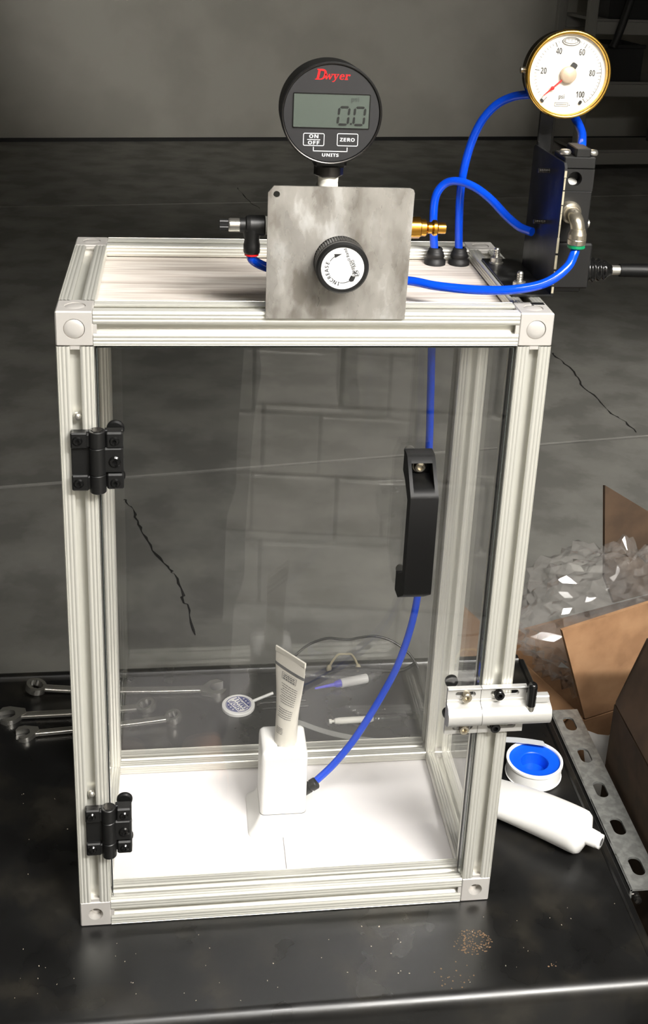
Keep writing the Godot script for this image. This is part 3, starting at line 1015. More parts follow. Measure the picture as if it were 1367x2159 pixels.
	b.home().text("psi", sans, 0.0048, Transform3D(Basis(), f0 + Vector3(0.0175, 0.0112, 0.0003)), 0.0001)
	obj("unit_text", b, M.ghost, lcd)
	b = mb()
	var sk := Basis(Vector3(1.08, 0, 0), Vector3(0.2, 1, 0), Vector3(0, 0, 1))
	b.home().text("D", serif, 0.0105, Transform3D(sk, f0 + Vector3(-0.0090, 0.0290, 0)))
	b.home().text("wyer", serif, 0.0072, Transform3D(sk, f0 + Vector3(0.0032, 0.0283, 0)))
	b.at(f0 + Vector3(-0.0092, 0.0326, 0), Vector3(0, 0, -8)).extrude(PackedVector2Array([Vector2(-0.0028, 0.0004), Vector2(0.001, 0.0006), Vector2(0.003, -0.0004), Vector2(-0.002, -0.0007)]), 0.0, 0.0004)
	b.at(f0 + Vector3(0.0107, 0.0265, 0)).extrude(disc(0.0004, 10), 0.0, 0.0003)
	obj("lettering", b, M.red, fp, "red script maker name")
	b = mb()
	b.home()
	for q in [[-0.0131, -0.0198], [0.0131, -0.0195]]:
		b.at(f0 + Vector3(q[0], q[1], 0)).ring(rrect(0.0154, 0.0088, 0.0008), rrect(0.0164, 0.0098, 0.0013), 0.0, 0.0004)
	b.at(f0 + Vector3(-0.0131, -0.0199, 0)).box(Vector3.ZERO, Vector3(0.010, 0.0005, 0.0003))
	b.home().text("ON", sans, 0.0044, Transform3D(Basis().scaled(Vector3(1.15, 0.85, 1)), f0 + Vector3(-0.0131, -0.0174, 0)))
	b.home().text("OFF", sans, 0.0044, Transform3D(Basis().scaled(Vector3(1.15, 0.85, 1)), f0 + Vector3(-0.0131, -0.0223, 0)))
	b.home().text("ZERO", sans, 0.0044, Transform3D(Basis().scaled(Vector3(1.1, 0.85, 1)), f0 + Vector3(0.0131, -0.0195, 0)))
	b.home().text("UNITS", sans, 0.0042, Transform3D(Basis().scaled(Vector3(1.1, 0.8, 1)), f0 + Vector3(0.0002, -0.0316, 0)))
	b.home().box(f0 + Vector3(0.0, -0.0286, 0), Vector3(0.0266, 0.0006, 0.0003))
	for x in [-0.0131, 0.0131]:
		b.box(f0 + Vector3(x, -0.0272, 0), Vector3(0.0006, 0.0034, 0.0003))
	obj("lettering", b, M.print_white, fp, "white button outlines and captions")
	b = mb()
	b.box(Vector3(c.x + 0.002, 0.7672, 0.104), Vector3(0.026, 0.014, 0.022), 0.002)
	obj("neck", b, M.black, t)
	b = mb()
	b.at(Vector3(c.x + 0.002, 0.752, 0.104)).lathe([[0.0, 0.0], [0.0105, 0.0], [0.0118, 0.001], [0.0118, 0.0085], [0.0105, 0.0095], [0.0, 0.0095]], 6)
	obj("hex_fitting", b, M.steel_dark, t)
	b = mb()
	b.at(Vector3(c.x + 0.002, 0.7385, 0.104)).lathe([[0.0, 0.0], [0.008, 0.0], [0.0082, 0.004], [0.0079, 0.008], [0.0083, 0.0135], [0.0, 0.0135]], 20)
	obj("thread_tape", b, M.teflon, t, "white thread seal tape")

	# flow control fitting on the left
	var l := Vector3(-0.036, 0.709, 0.098)
	t = thing("flow_control_valve", "black push-in flow valve with chrome collar left of the steel plate", "air fitting", l)
	b = mb()
	b.at(l, Vector3(0, 0, 90)).lathe([[0.0, -0.006], [0.0075, -0.006], [0.0075, 0.003], [0.0, 0.003]], 20)
	obj("thread_tape", b, M.teflon, t)
	b = mb()
	b.at(l, Vector3(0, 0, 90)).lathe([[0.0, 0.003], [0.0078, 0.003], [0.0085, 0.004], [0.0085, 0.015], [0.0078, 0.018], [0.0062, 0.019], [0.0062, 0.0235], [0.0, 0.0235]], 24, false)
	b.at(l + Vector3(-0.0135, 0, 0.001)).lathe([[0.0, -0.0228], [0.0062, -0.0228], [0.0068, -0.0215], [0.0068, -0.016], [0.006, -0.012], [0.0072, -0.006], [0.0072, 0.0]], 24, true)
	obj("body", b, M.black, t)
	b = mb()
	b.at(l, Vector3(0, 0, 90)).lathe([[0.0, 0.0235], [0.0056, 0.0235], [0.0056, 0.0315], [0.005, 0.0325], [0.0, 0.0325]], 20)
	obj("collar", b, M.chrome, t)
	b = mb()
	var kn := PackedVector2Array()
	for i in 28: kn.append(Vector2.from_angle(TAU * i / 28) * (0.0047 if i % 2 else 0.0041))
	b.at(l + Vector3(-0.0325, 0, 0), Vector3(0, -90, 0)).extrude(kn, 0.0, 0.007)
	obj("adjusting_knob", b, M.black, t)
	b = mb()
	b.at(l + Vector3(-0.0135, -0.0235, 0.001)).cyl(0.0058, -0.001, 0.001, 20)
	obj("release_ring", b, M.red, t)

	# brass quick coupler on the right
	var r := Vector3(0.0765, 0.709, 0.098)
	t = thing("brass_coupler", "brass air coupler plug right of the steel plate", "air coupler", r)
	b = mb()
	b.at(r, Vector3(0, 0, -90)).cyl(0.0093, -0.006, 0.0015, 20)
	obj("thread_tape", b, M.teflon, t)
	b = mb()
	b.at(r + Vector3(0.0002, -0.006, 0.004)).box(Vector3.ZERO, Vector3(0.0025, 0.006, 0.008))
	obj("paint_mark", b, M.red, t)
	b = mb()
	b.at(r, Vector3(0, 0, -90)).lathe([[0.0, 0.0015], [0.0085, 0.0015], [0.0092, 0.0022], [0.0092, 0.0115], [0.0085, 0.0122], [0.0, 0.0122]], 6)
	b.at(r, Vector3(0, 0, -90)).lathe([[0.007, 0.012], [0.007, 0.0165], [0.0048, 0.0185], [0.0048, 0.0215], [0.0066, 0.023], [0.0066, 0.0255], [0.0048, 0.0268], [0.0048, 0.033], [0.003, 0.033], [0.003, 0.028], [0.0, 0.028]], 24, false)
	obj("nipple", b, M.brass, t)

func seven(b: MB, c: Vector3, w: float, h: float, on: Array) -> void:     # slanted seven-segment digit
	var k := 0.08
	for s in on:
		var horiz: bool = s in [0, 3, 6]
		var y: float = [h / 2, h / 4, h / 4, 0.0, -h / 4, -h / 4, -h / 2][s]
		var x: float = 0.0 if horiz else (w / 2 if s in [2, 5] else -w / 2)
		var ln := (w if horiz else h / 2) - 0.0011
		var th := 0.00085
		var p := PackedVector2Array()
		for q in [[-ln / 2, 0.0], [-ln / 2 + th, th], [ln / 2 - th, th], [ln / 2, 0.0], [ln / 2 - th, -th], [-ln / 2 + th, -th]]:
			var e := Vector2(q[0], q[1]) if horiz else Vector2(q[1], q[0])
			e += Vector2(x, y)
			p.append(Vector2(e.x + e.y * k, e.y))
		b.at(c).extrude(p, 0.0, 0.0002)

# ------------------------------------------------------------------ valve, bracket, dial gauge
func valve_group() -> void:
	var t := thing("valve_bracket", "scuffed black steel angle bracket bolted on the right top rail", "bracket", Vector3(0.198, H, 0.012))
	var b := mb()
	b.box(Vector3(0.1985, H + 0.0012, 0.0125), Vector3(0.037, 0.0022, 0.115), 0.0005)
	b.xf = Transform3D(Basis(Vector3(0, 0, 1), Vector3(0, 1, 0), Vector3(-1, 0, 0)), Vector3.ZERO)
	b.extrude(PackedVector2Array([Vector2(-0.0265, H + 0.0001), Vector2(0.0700, H + 0.0001), Vector2(0.0712, H + 0.06), Vector2(0.0706, 0.7555), Vector2(0.0675, 0.7590), Vector2(-0.022, 0.7575), Vector2(-0.0265, 0.7545)]), -0.2172, -0.2150)
	obj("angle_plate", b, M.bracket, t)
	b = mb()
	var yy := H + 0.004
	while yy < 0.752:
		var hh := rng.randf_range(0.004, 0.014)
		b.home().box(Vector3(0.2161, yy + hh / 2, 0.0706 if yy > H + 0.02 else 0.0702), Vector3(rng.randf_range(0.0008, 0.0022), hh, 0.0014))
		yy += hh + rng.randf_range(0.0, 0.002)
	obj("worn_edge", b, mat(Color(0.66, 0.63, 0.54), 0.6), t, "pale worn front edge")
	for q in [[0.1902, -0.0287], [0.1918, 0.0496]]:
		b = mb()
		b.at(Vector3(q[0], H + 0.0022, q[1])).cyl(0.0068, 0.0, 0.0012, 20)
		b.at(Vector3(q[0], H + 0.0034, q[1])).lathe([[0.0, 0.0], [0.0058, 0.0], [0.006, 0.0005], [0.006, 0.0045], [0.0054, 0.0050], [0.0, 0.005]], 6)
		b.at(Vector3(q[0], H + 0.0084, q[1])).lathe([[0.0026, 0.0], [0.0029, 0.001], [0.0026, 0.002], [0.0029, 0.003], [0.0026, 0.004], [0.0029, 0.005], [0.0026, 0.006], [0.0028, 0.0075], [0.002, 0.009], [0.0, 0.009]], 14)
		obj("bolt", b, M.zinc, t)
	b = mb()
	b.box(Vector3(0.1985, H - 0.0008, 0.088), Vector3(0.012, 0.002, 0.006), 0.0004)
	obj("slot_nut", b, M.black, t)
	for q in [[0.7440, 0.028], [0.6985, 0.030]]:
		b = mb()
		b.at(Vector3(0.2150, q[0], q[1]), Vector3(0, 0, 90)).lathe([[0.0021, 0.0], [0.0018, 0.0008], [0.0021, 0.0016], [0.0018, 0.0024], [0.0021, 0.0032], [0.0018, 0.004], [0.0021, 0.0048], [0.0018, 0.0056], [0.0021, 0.0064], [0.0018, 0.0072], [0.0021, 0.008], [0.0018, 0.0088], [0.0021, 0.0096], [0.0016, 0.0104], [0.0, 0.0104]], 12)
		obj("screw_end", b, M.steel_dark, t)

	t = thing("hand_valve", "black hand lever air valve fixed to the angle bracket", "air valve", Vector3(0.2315, H, 0.045))
	b = mb()
	var z1 := 0.060
	var port := disc(0.0062, 32, Vector2(0.2285, 0.7440))
	b.home().ring(port, squared(port, 0.2174, 0.2452, 0.7335, 0.7525), z1 - 0.001, z1)
	b.box(Vector3(0.2313, 0.743, 0.0395), Vector3(0.0278, 0.019, 0.019), 0.0)
	for x in [0.2179, 0.2447]:
		b.box(Vector3(x, 0.743, 0.054), Vector3(0.001, 0.019, 0.0102), 0.0)
	b.box(Vector3(0.2313, 0.7577, 0.045), Vector3(0.0278, 0.0098, 0.031), 0.0008)
	b.box(Vector3(0.2313, 0.7105, 0.045), Vector3(0.0278, 0.0458, 0.030), 0.0008)
	b.box(Vector3(0.2340, 0.766, 0.045), Vector3(0.0130, 0.0075, 0.028), 0.0008)
	b.box(Vector3(0.2340, 0.6672, 0.047), Vector3(0.0335, 0.041, 0.033), 0.0015)
	b.box(Vector3(0.2335, 0.6455, 0.044), Vector3(0.025, 0.008, 0.026), 0.001)
	obj("valve_body", b, M.black, t)
	b = mb()
	b.at(Vector3(0.2285, 0.7440, z1), Vector3(90, 0, 0)).lathe([[0.0062, 0.0], [0.0062, -0.0105]], 32)
	b.at(Vector3(0.2285, 0.7440, z1 - 0.0104), Vector3(90, 0, 0)).cyl(0.0062, -0.0002, 0.0, 24)
	obj("port_bore", b, M.black, t)
	b = mb()
	b.at(Vector3(0.2285, 0.7395, z1 - 0.0075), Vector3(50, 0, 0)).cyl(0.0042, -0.001, 0.001, 20)
	obj("port_plug", b, M.zinc, t, "bright metal glint inside the open port")
	for q in [[0.2205, 0.7668], [0.2445, 0.7668]]:
		b = mb()
		b.at(Vector3(q[0], q[1] - 0.004, 0.050)).lathe([[0.0, 0.0], [0.0042, 0.0], [0.0050, 0.0012], [0.0050, 0.0030], [0.0040, 0.0045], [0.0, 0.0050]], 16, true)
		obj("cap_screw", b, M.zinc, t)
	b = mb()
	b.at(Vector3(0.2455, 0.7015, 0.046), Vector3(0, 0, -90)).lathe([[0.0042, 0.0], [0.0042, 0.0045], [0.002, 0.005], [0.0, 0.004]], 8)
	obj("cap_screw", b, M.zinc, t)
	b = mb()
	b.at(Vector3(0.2513, 0.6600, 0.049), Vector3(0, 0, -90)).lathe([[0.0, -0.001], [0.0105, -0.001], [0.0112, 0.0], [0.0112, 0.0022], [0.0095, 0.0034], [0.0095, 0.0045], [0.0112, 0.0058], [0.0112, 0.0068], [0.0088, 0.0085], [0.0088, 0.0095], [0.0104, 0.0112], [0.0104, 0.0122], [0.0078, 0.0138], [0.0078, 0.0148], [0.0092, 0.0162], [0.0088, 0.018], [0.0058, 0.021], [0.0048, 0.024], [0.0, 0.024]], 28, true)
	obj("rubber_boot", b, M.black_gloss, t, "ribbed black rubber boot")
	b = mb()
	b.at(Vector3(0.2750, 0.6600, 0.049), Vector3(0, 0, -90.5)).cyl(0.0044, 0.0, 0.0085, 18)
	obj("lever_collar", b, M.zinc, t)
	b = mb()
	b.at(Vector3(0.2832, 0.6598, 0.049), Vector3(0, 0, -90.5)).lathe([[0.0, 0.0], [0.0058, 0.0], [0.0060, 0.001], [0.0066, 0.045], [0.006, 0.05], [0.0, 0.052]], 20, true)
	obj("lever", b, M.black_matt, t, "black lever grip")
	# elbow fitting with the green ring
	b = mb()
	var e := Vector3(0.2262, 0.7155, z1)
	b.at(e, Vector3(90, 0, 0)).lathe([[0.0, 0.0], [0.0092, 0.0], [0.0098, 0.001], [0.0098, 0.0050], [0.0088, 0.0075], [0.007, 0.0090], [0.0, 0.0095]], 28, false)
	var p := smooth_path([e + Vector3(0, 0, 0.007), e + Vector3(0.0004, -0.0006, 0.0145), e + Vector3(0.0010, -0.0035, 0.0205), e + Vector3(0.0017, -0.0085, 0.0232), e + Vector3(0.0020, -0.013, 0.0238)], 5)
	b.home().tube(p, 0.0062, 20)
	b.at(e + Vector3(0.0020, -0.0225, 0.0240)).lathe([[0.0, 0.0], [0.0078, 0.0], [0.008, 0.0004], [0.008, 0.0042], [0.0077, 0.0047], [0.008, 0.0052], [0.0078, 0.0088], [0.0068, 0.0115], [0.0062, 0.0135], [0.0, 0.0135]], 28, false)
	obj("elbow_fitting", b, M.nickel, t, "nickel plated elbow fitting")
	b = mb()
	b.at(e + Vector3(0.0020, -0.0258, 0.0240)).cyl(0.0076, 0.0, 0.0032, 28, 0.0005)
	obj("release_ring", b, M.green, t, "green release ring")

	# dial gauge
	var c := Vector3(0.2321, 0.8234, 0.0)
	t = thing("dial_gauge", "round brass rimmed dial pressure gauge with a red pointer", "pressure gauge", Vector3(0.224, 0.700, -0.024))
	b = mb()
	b.box(Vector3(0.2237, 0.755, -0.0255), Vector3(0.0130, 0.112, 0.003), 0.0006)
	b.box(Vector3(0.2181, 0.73, -0.0245), Vector3(0.0017, 0.06, 0.005), 0.0004)
	obj("mounting_strip", b, M.bracket, t)
	b = mb()
	b.at(c, Vector3(90, 0, 0)).lathe([[0.0, -0.0235], [0.0352, -0.0235], [0.0365, -0.022], [0.0365, -0.004], [0.0, -0.004]], 64)
	obj("case", b, mat(Color(0.36, 0.29, 0.17), 0.22, 1.0), t, "dark bronze gauge case")
	b = mb()
	b.at(c, Vector3(90, 0, 0)).lathe([[0.0365, -0.0062], [0.0385, -0.0052], [0.0388, -0.002], [0.0383, 0.0004], [0.0372, 0.0012], [0.0358, 0.0008], [0.0350, -0.0004], [0.0347, -0.0035]], 72, true)
	obj("bezel", b, M.gold, t, "polished brass rim")
	b = mb()
	b.at(c, Vector3(90, 0, 0)).cyl(0.0350, -0.0040, -0.0034, 64)
	var dial := obj("dial", b, M.dial, t, "cream dial with a psi scale to 100")
	var d0 := c + Vector3(0, 0, -0.0034)
	var ang := func(v: float) -> float: return deg_to_rad(lerpf(230.0, -52.0, v / 100.0))
	b = mb()
	for i in 51:
		var a: float = ang.call(i * 2.0)
		var big := i % 10 == 0
		var r0 := 0.0262 if big else 0.0284
		var r1 := 0.0304
		b.at(d0 + Vector3(cos(a), sin(a), 0) * (r0 + r1) / 2, Vector3(0, 0, rad_to_deg(a))).box(Vector3.ZERO, Vector3(r1 - r0, 0.0005 if big else 0.00026, 0.0003))
	var arc := PackedVector3Array()
	for i in 24:
		var a := deg_to_rad(lerpf(22.0, -52.0, i / 23.0))
		arc.append(d0 + Vector3(cos(a), sin(a), 0) * 0.0306)
	b.home().tube(arc, 0.0002, 5)
	for q in [[20, 0.0224], [40, 0.0222], [60, 0.0222], [80, 0.0222], [100, 0.0218]]:
		var a: float = ang.call(q[0])
		b.home().text(str(q[0]), sans, 0.0068, Transform3D(Basis().scaled(Vector3(0.72, 1.1, 1)), d0 + Vector3(cos(a), sin(a), 0) * q[1]), 0.0002)
	b.home().text("psi", sans, 0.005, Transform3D(Basis().scaled(Vector3(0.8, 1, 1)), d0 + Vector3(-0.0035, -0.0195, 0)), 0.0001)
	b.at(d0 + Vector3(-0.003, -0.0262, 0)).ring(rrect(0.0118, 0.0028, 0.0002), rrect(0.0123, 0.0033, 0.0003), 0.0, 0.0002)
	for i in 8:
		b.at(d0 + Vector3(-0.0075 + i * 0.00125, -0.0262, 0)).box(Vector3.ZERO, Vector3(0.0007, 0.0008, 0.0002))
	b.at(d0 + Vector3(0.0045, -0.0268, 0)).box(Vector3.ZERO, Vector3(0.0012, 0.0005, 0.0002))
	obj("scale_print", b, M.print_black, dial, "grey scale marks and numbers 20 to 100")
	b = mb()
	var pa := deg_to_rad(222.0)
	b.at(d0 + Vector3(0, 0, 0.0022), Vector3(0, 0, 222)).extrude(PackedVector2Array([Vector2(0, -0.0009), Vector2(0.0275, -0.0004), Vector2(0.0282, 0), Vector2(0.0275, 0.0004), Vector2(0, 0.0009)]), 0.0, 0.0004)
	b.at(d0 + Vector3(0, 0, 0.0022) + Vector3(cos(pa), sin(pa), 0) * 0.0178).extrude(disc(0.0017, 16), 0.0, 0.0005)
	obj("pointer", b, M.red, dial, "red pointer near zero")
	b = mb()
	b.at(d0 + Vector3(0.0042, 0.0078, 0.002), Vector3(0, 0, -30)).extrude(rrect(0.0056, 0.0052, 0.0016), 0.0, 0.0005)
	obj("counterweight", b, M.print_black, dial, "black pointer counterweight")
	for q in [[-0.0212, -0.0232, 40], [0.0140, -0.0240, -30]]:
		b = mb()
		b.at(d0 + Vector3(q[0], q[1], 0.0), Vector3(0, 0, q[2])).extrude(rrect(0.0024, 0.0036, 0.001), 0.0, 0.0012)
		obj("stop_pin", b, M.print_black, dial)
	b = mb()
	b.at(d0, Vector3(90, 0, 0)).lathe([[0.0070, 0.0], [0.0074, 0.002], [0.0072, 0.0034], [0.006, 0.0042], [0.0, 0.0046]], 32, true)
	obj("hub", b, mat(Color(0.8, 0.72, 0.62), 0.4, 0.3), dial, "plain round hub")
	b = mb()
	b.at(d0 + Vector3(0.0, 0.0285, 0.0003)).ring(disc(0.0033, 32, Vector2.ZERO, 2.25), disc(0.0037, 32, Vector2.ZERO, 2.2), 0.0, 0.0004)
	b.at(d0 + Vector3(0.0, 0.0288, 0.0003)).ring(disc(0.0020, 32, Vector2.ZERO, 3.0), disc(0.0022, 32, Vector2.ZERO, 2.95), 0.0, 0.0003)
	obj("fill_plug", b, M.print_grey, dial)
	b = mb()
	b.at(c, Vector3(90, 0, 0)).cyl(0.0349, 0.0006, 0.0010, 48)
	obj("window", b, M.glass, t, "clear gauge window")
	b = mb()
	b.at(c + Vector3(-0.0366, 0.0015, -0.012), Vector3(0, 0, 90)).lathe([[0.0, -0.001], [0.0030, -0.001], [0.0030, 0.0012], [0.0022, 0.0018], [0.0030, 0.0026], [0.0030, 0.0042], [0.0, 0.0046]], 14)
	obj("side_fitting", b, M.nickel, t)
	b = mb()
	b.at(c + Vector3(-0.0022, 0.0368, -0.012)).box(Vector3(0, 0, 0), Vector3(0.006, 0.0018, 0.006), 0.0004)
	obj("top_plug", b, M.brass, t)

func hoses() -> void:
	var r := 0.0040
	var h := [
		["blue_hose", "blue air hose from the left flow valve behind the plate to the green ringed elbow", [Vector3(-0.0495, 0.6865, 0.099), Vector3(-0.0492, 0.6814, 0.0985), Vector3(-0.0430, 0.6750, 0.0920), Vector3(-0.0307, 0.6670, 0.0780), Vector3(-0.0060, 0.6580, 0.0560), Vector3(0.0160, 0.6530, 0.0480), Vector3(0.0490, 0.6505, 0.0480), Vector3(0.0904, 0.6502, 0.0550), Vector3(0.1123, 0.6497, 0.0680), Vector3(0.1424, 0.6512, 0.0830), Vector3(0.1727, 0.6548, 0.0940), Vector3(0.2000, 0.6622, 0.0980), Vector3(0.2186, 0.6746, 0.0940), Vector3(0.2262, 0.6850, 0.0870), Vector3(0.2280, 0.6910, 0.0842), Vector3(0.2283, 0.6945, 0.0840)], "air hose"],
		["blue_hose", "blue air hose rising from the right grommet to the dial gauge", [Vector3(0.1646, 0.632, -0.0735), Vector3(0.1616, 0.6701, -0.0735), Vector3(0.1604, 0.7078, -0.0720), Vector3(0.1638, 0.7407, -0.0680), Vector3(0.1705, 0.7682, -0.0600), Vector3(0.1813, 0.7872, -0.0500), Vector3(0.1936, 0.7965, -0.0420), Vector3(0.2051, 0.8003, -0.0345), Vector3(0.2130, 0.8010, -0.0300)], "air hose"],
		["blue_hose", "blue air hose from the bracket down through the left grommet to the white holder", [Vector3(0.2108, 0.6837, 0.0095), Vector3(0.2085, 0.6838, 0.0060), Vector3(0.2023, 0.6847, -0.0050), Vector3(0.1933, 0.6911, -0.0200), Vector3(0.1809, 0.7030, -0.0350), Vector3(0.1677, 0.7111, -0.0500), Vector3(0.1541, 0.7136, -0.0620), Vector3(0.1437, 0.7089, -0.0700), Vector3(0.1364, 0.6956, -0.0730), Vector3(0.1361, 0.6697, -0.0735), Vector3(0.1402, 0.6325, -0.0735), Vector3(0.1412, 0.6, -0.0735), Vector3(0.1427, 0.5675, -0.0735), Vector3(0.1447, 0.5268, -0.0735), Vector3(0.1471, 0.4798, -0.0735), Vector3(0.1494, 0.4262, -0.0730), Vector3(0.1511, 0.3429, -0.0720), Vector3(0.1498, 0.2741, -0.0700), Vector3(0.1442, 0.2227, -0.0660), Vector3(0.1300, 0.1732, -0.0580), Vector3(0.1091, 0.1353, -0.0460), Vector3(0.0822, 0.0988, -0.0300), Vector3(0.0585, 0.0731, -0.0200), Vector3(0.0390, 0.0571, -0.0135)], "air hose"],
		["blue_hose", "short blue air hose between dial gauge and the valve below it", [Vector3(0.2440, 0.7960, -0.0270), Vector3(0.2500, 0.7834, -0.0255), Vector3(0.2525, 0.7771, -0.0180), Vector3(0.2490, 0.7725, 0.0040), Vector3(0.2410, 0.7690, 0.0300), Vector3(0.2390, 0.7665, 0.0360)], "air hose"],
	]
	for q in h:
		var t := thing(q[0], q[1], q[3], q[2][q[2].size() - 1], "blue air hoses")
		obj("hose", mb().tube(smooth_path(q[2], 6), r, 16), M.hose, t)

# ------------------------------------------------------------------ inside the chamber
func loft(rings: Array) -> Array:
	return rings

func inside() -> void:
	var by := 0.0181
	var c := Vector3(0.0004, by, -0.0098)
	var t := thing("sample_holder", "square white plastic holder with flared foot on the chamber floor", "holder", c)
	var rows := []
	var a := 0.0248
	for q in [[0.0, 0.0125], [0.0006, 0.0125], [0.002, 0.0112], [0.006, 0.0078], [0.011, 0.0045], [0.016, 0.0018], [0.0200, 0.0002], [0.0205, 0.0], [0.0205, 0.0012], [0.030, 0.0], [0.092, 0.0], [0.0965, -0.0006], [0.0990, -0.0024], [0.1000, -0.0055], [0.1002, -0.0095]]:
		var line := PackedVector3Array()
		for v in rrect(2 * (a + q[1]), 2 * (a + q[1]), 0.0052 + maxf(q[1] * 0.4, -0.004), 5):
			line.append(c + Vector3(v.x, q[0], v.y))
		rows.append(line)
	# the foot and the block are separate prints with a shadow joint
	var foot := mb().sheet(rows.slice(0, 7), true)
	var block := mb()
	var body := []
	for i in range(9, rows.size()):
		body.append(rows[i])
	var low := PackedVector3Array()
	for v in rrect(2 * a, 2 * a, 0.0052, 5): low.append(c + Vector3(v.x, 0.0205, v.y))
	var low2 := PackedVector3Array()
	for v in rrect(2 * a - 0.0012, 2 * a - 0.0012, 0.0048, 5): low2.append(c + Vector3(v.x, 0.0199, v.y))
	body.push_front(low)
	body.push_front(low2)
	block.sheet(body, true)
	# top with the round socket
	var hole := PackedVector2Array()
	var outer := PackedVector2Array()
	for i in rows[0].size():
		var v := (rows[rows.size() - 1] as PackedVector3Array)[i] - c
		outer.append(Vector2(v.x, -v.z))
		var dir := Vector2(v.x, -v.z).normalized()
		hole.append(dir * 0.0126 + Vector2(0.0019, -0.0041) )
	block.xf = Transform3D(Basis(Vector3.RIGHT, -PI / 2), c + Vector3(0, 0.1002, 0))
	block.ring(hole, outer, 0.0, 0.0)
	obj("foot", foot, M.white_matt, t)
	obj("block", block, M.white, t)
	var jb := mb()
	jb.at(c + Vector3(0.0019, 0.090, 0.0041)).lathe([[0.0126, 0.0102], [0.0126, 0.0], [0.0, 0.0]], 28)
	obj("socket", jb, M.white, t)
	jb = mb()
	jb.box(c + Vector3(0.0, 0.010, 0.0), Vector3(0.0004, 0.018, 2 * a + 0.006))
	var e := Vector3(0.0245, 0.0455, -0.0120)
	var k := mb()
	k.along(e, Vector3(0.62, 0.45, 0.02)).lathe([[0.0, -0.003], [0.0060, -0.003], [0.0064, 0.0], [0.0064, 0.0085], [0.0052, 0.009], [0.0052, 0.0105], [0.0066, 0.011], [0.0066, 0.0165], [0.0058, 0.0175], [0.0, 0.0175]], 24, false)
	obj("hose_fitting", k, M.black, t, "black push-in hose fitting")

	# squeeze tube standing in the holder
	var b0 := c + Vector3(0.0019, 0.0905, 0.0041)
	var top := Vector3(0.0056, 0.2225, -0.0125)
	var dirc := Vector3(0.0278, 0.0, 0.035).normalized()
	var side := Vector3(dirc.z, 0, -dirc.x)
	t = thing("squeeze_tube", "printed white squeeze tube standing crimp up in the white holder", "squeeze tube", b0)
	rows = []
	var N := 40
	var prof := [0.0, 0.008, 0.02, 0.2, 0.35, 0.5, 0.65, 0.76, 0.86, 0.93, 0.955, 1.0]
	for u in prof:
		var f := smoothstep(0.0, 0.93, u)
		var ra := lerpf(0.0120, 0.0224, pow(f, 1.4))
		var rb := lerpf(0.0120, 0.0010, pow(f, 1.25))
		if u == 0.0:
			ra = 0.0108; rb = 0.0108
		var p := b0.lerp(top, u)
		var line := PackedVector3Array()
		for i in N:
			var w := TAU * i / N
			line.append(p + dirc * cos(w) * ra + side * sin(w) * rb)
		rows.append(line)
	var body2 := mb().sheet(rows, true)
	var tube := obj("tube_body", body2, M.dial, t)
	# crimp ridges and print, laid on the side that faces the door
	var on := func(u: float, w: float, lift: float) -> Vector3:
		var f := smoothstep(0.0, 0.93, u)
		var ra := lerpf(0.0120, 0.0224, pow(f, 1.4)) + lift
		var rb := lerpf(0.0120, 0.0010, pow(f, 1.25)) + lift
		return b0.lerp(top, u) + dirc * cos(w) * ra + side * sin(w) * rb
	var grey_b := mb()
	var rw := []
	for u in [0.815, 0.845]:
		var line := PackedVector3Array()
		for i in N: line.append(on.call(u, TAU * i / N, 0.00025))
		rw.append(line)
	grey_b.sheet(rw, true)
	obj("printed_band", grey_b, M.print_grey, tube, "grey printed band")
	var tx := mb()
	var lines := []
	for i in 3: lines.append([0.775 - i * 0.018, -1.9, -1.05, 0.0050])
	for i in 9: lines.append([0.685 - i * 0.021, -1.95 + 0.06 * (i % 3), -0.7, 0.0032])
	for i in 5: lines.append([0.46 - i * 0.021, -1.95 + 0.05 * (i % 2), -0.7, 0.0032])
	for i in 5: lines.append([0.27 - i * 0.014, -1.9, -1.2, 0.0030])
	for q in lines:
		var w: float = q[1]
		while w < q[2]:
			var ww := minf(w + rng.randf_range(0.06, 0.2), q[2])
			var l2 := []
			for u in [q[0] - q[3], q[0] + q[3]]:
				var line := PackedVector3Array()
				for i in 4: line.append(on.call(u, lerpf(w, ww, i / 3.0), 0.00025))
				l2.append(line)
			tx.sheet(l2)
			w = ww + 0.035
	for e2 in [[0.79, 0.793, -2.0, -0.95], [0.728, 0.731, -2.0, -0.95], [0.728, 0.793, -2.0, -1.97], [0.728, 0.793, -0.98, -0.95]]:
		var l2 := []
		for u in [e2[0], e2[1]]:
			var line := PackedVector3Array()
			for i in 12: line.append(on.call(u, lerpf(e2[2], e2[3], i / 11.0), 0.00025))
			l2.append(line)
		tx.sheet(l2)
	obj("small_print", tx, M.print_grey, tube, "lines of small grey print")
	var cr := mb()
	for i in 9:
		var u := 0.955 + i * 0.005
		var pa := PackedVector3Array()
		for j in 6: pa.append(b0.lerp(top, u) + dirc * lerpf(-0.0222, 0.0222, j / 5.0) - side * 0.0 + Vector3(0, 0, 0.0))
		cr.tube(pa, 0.0011, 6)
	obj("crimp", cr, M.dial, t, "ribbed crimped end")

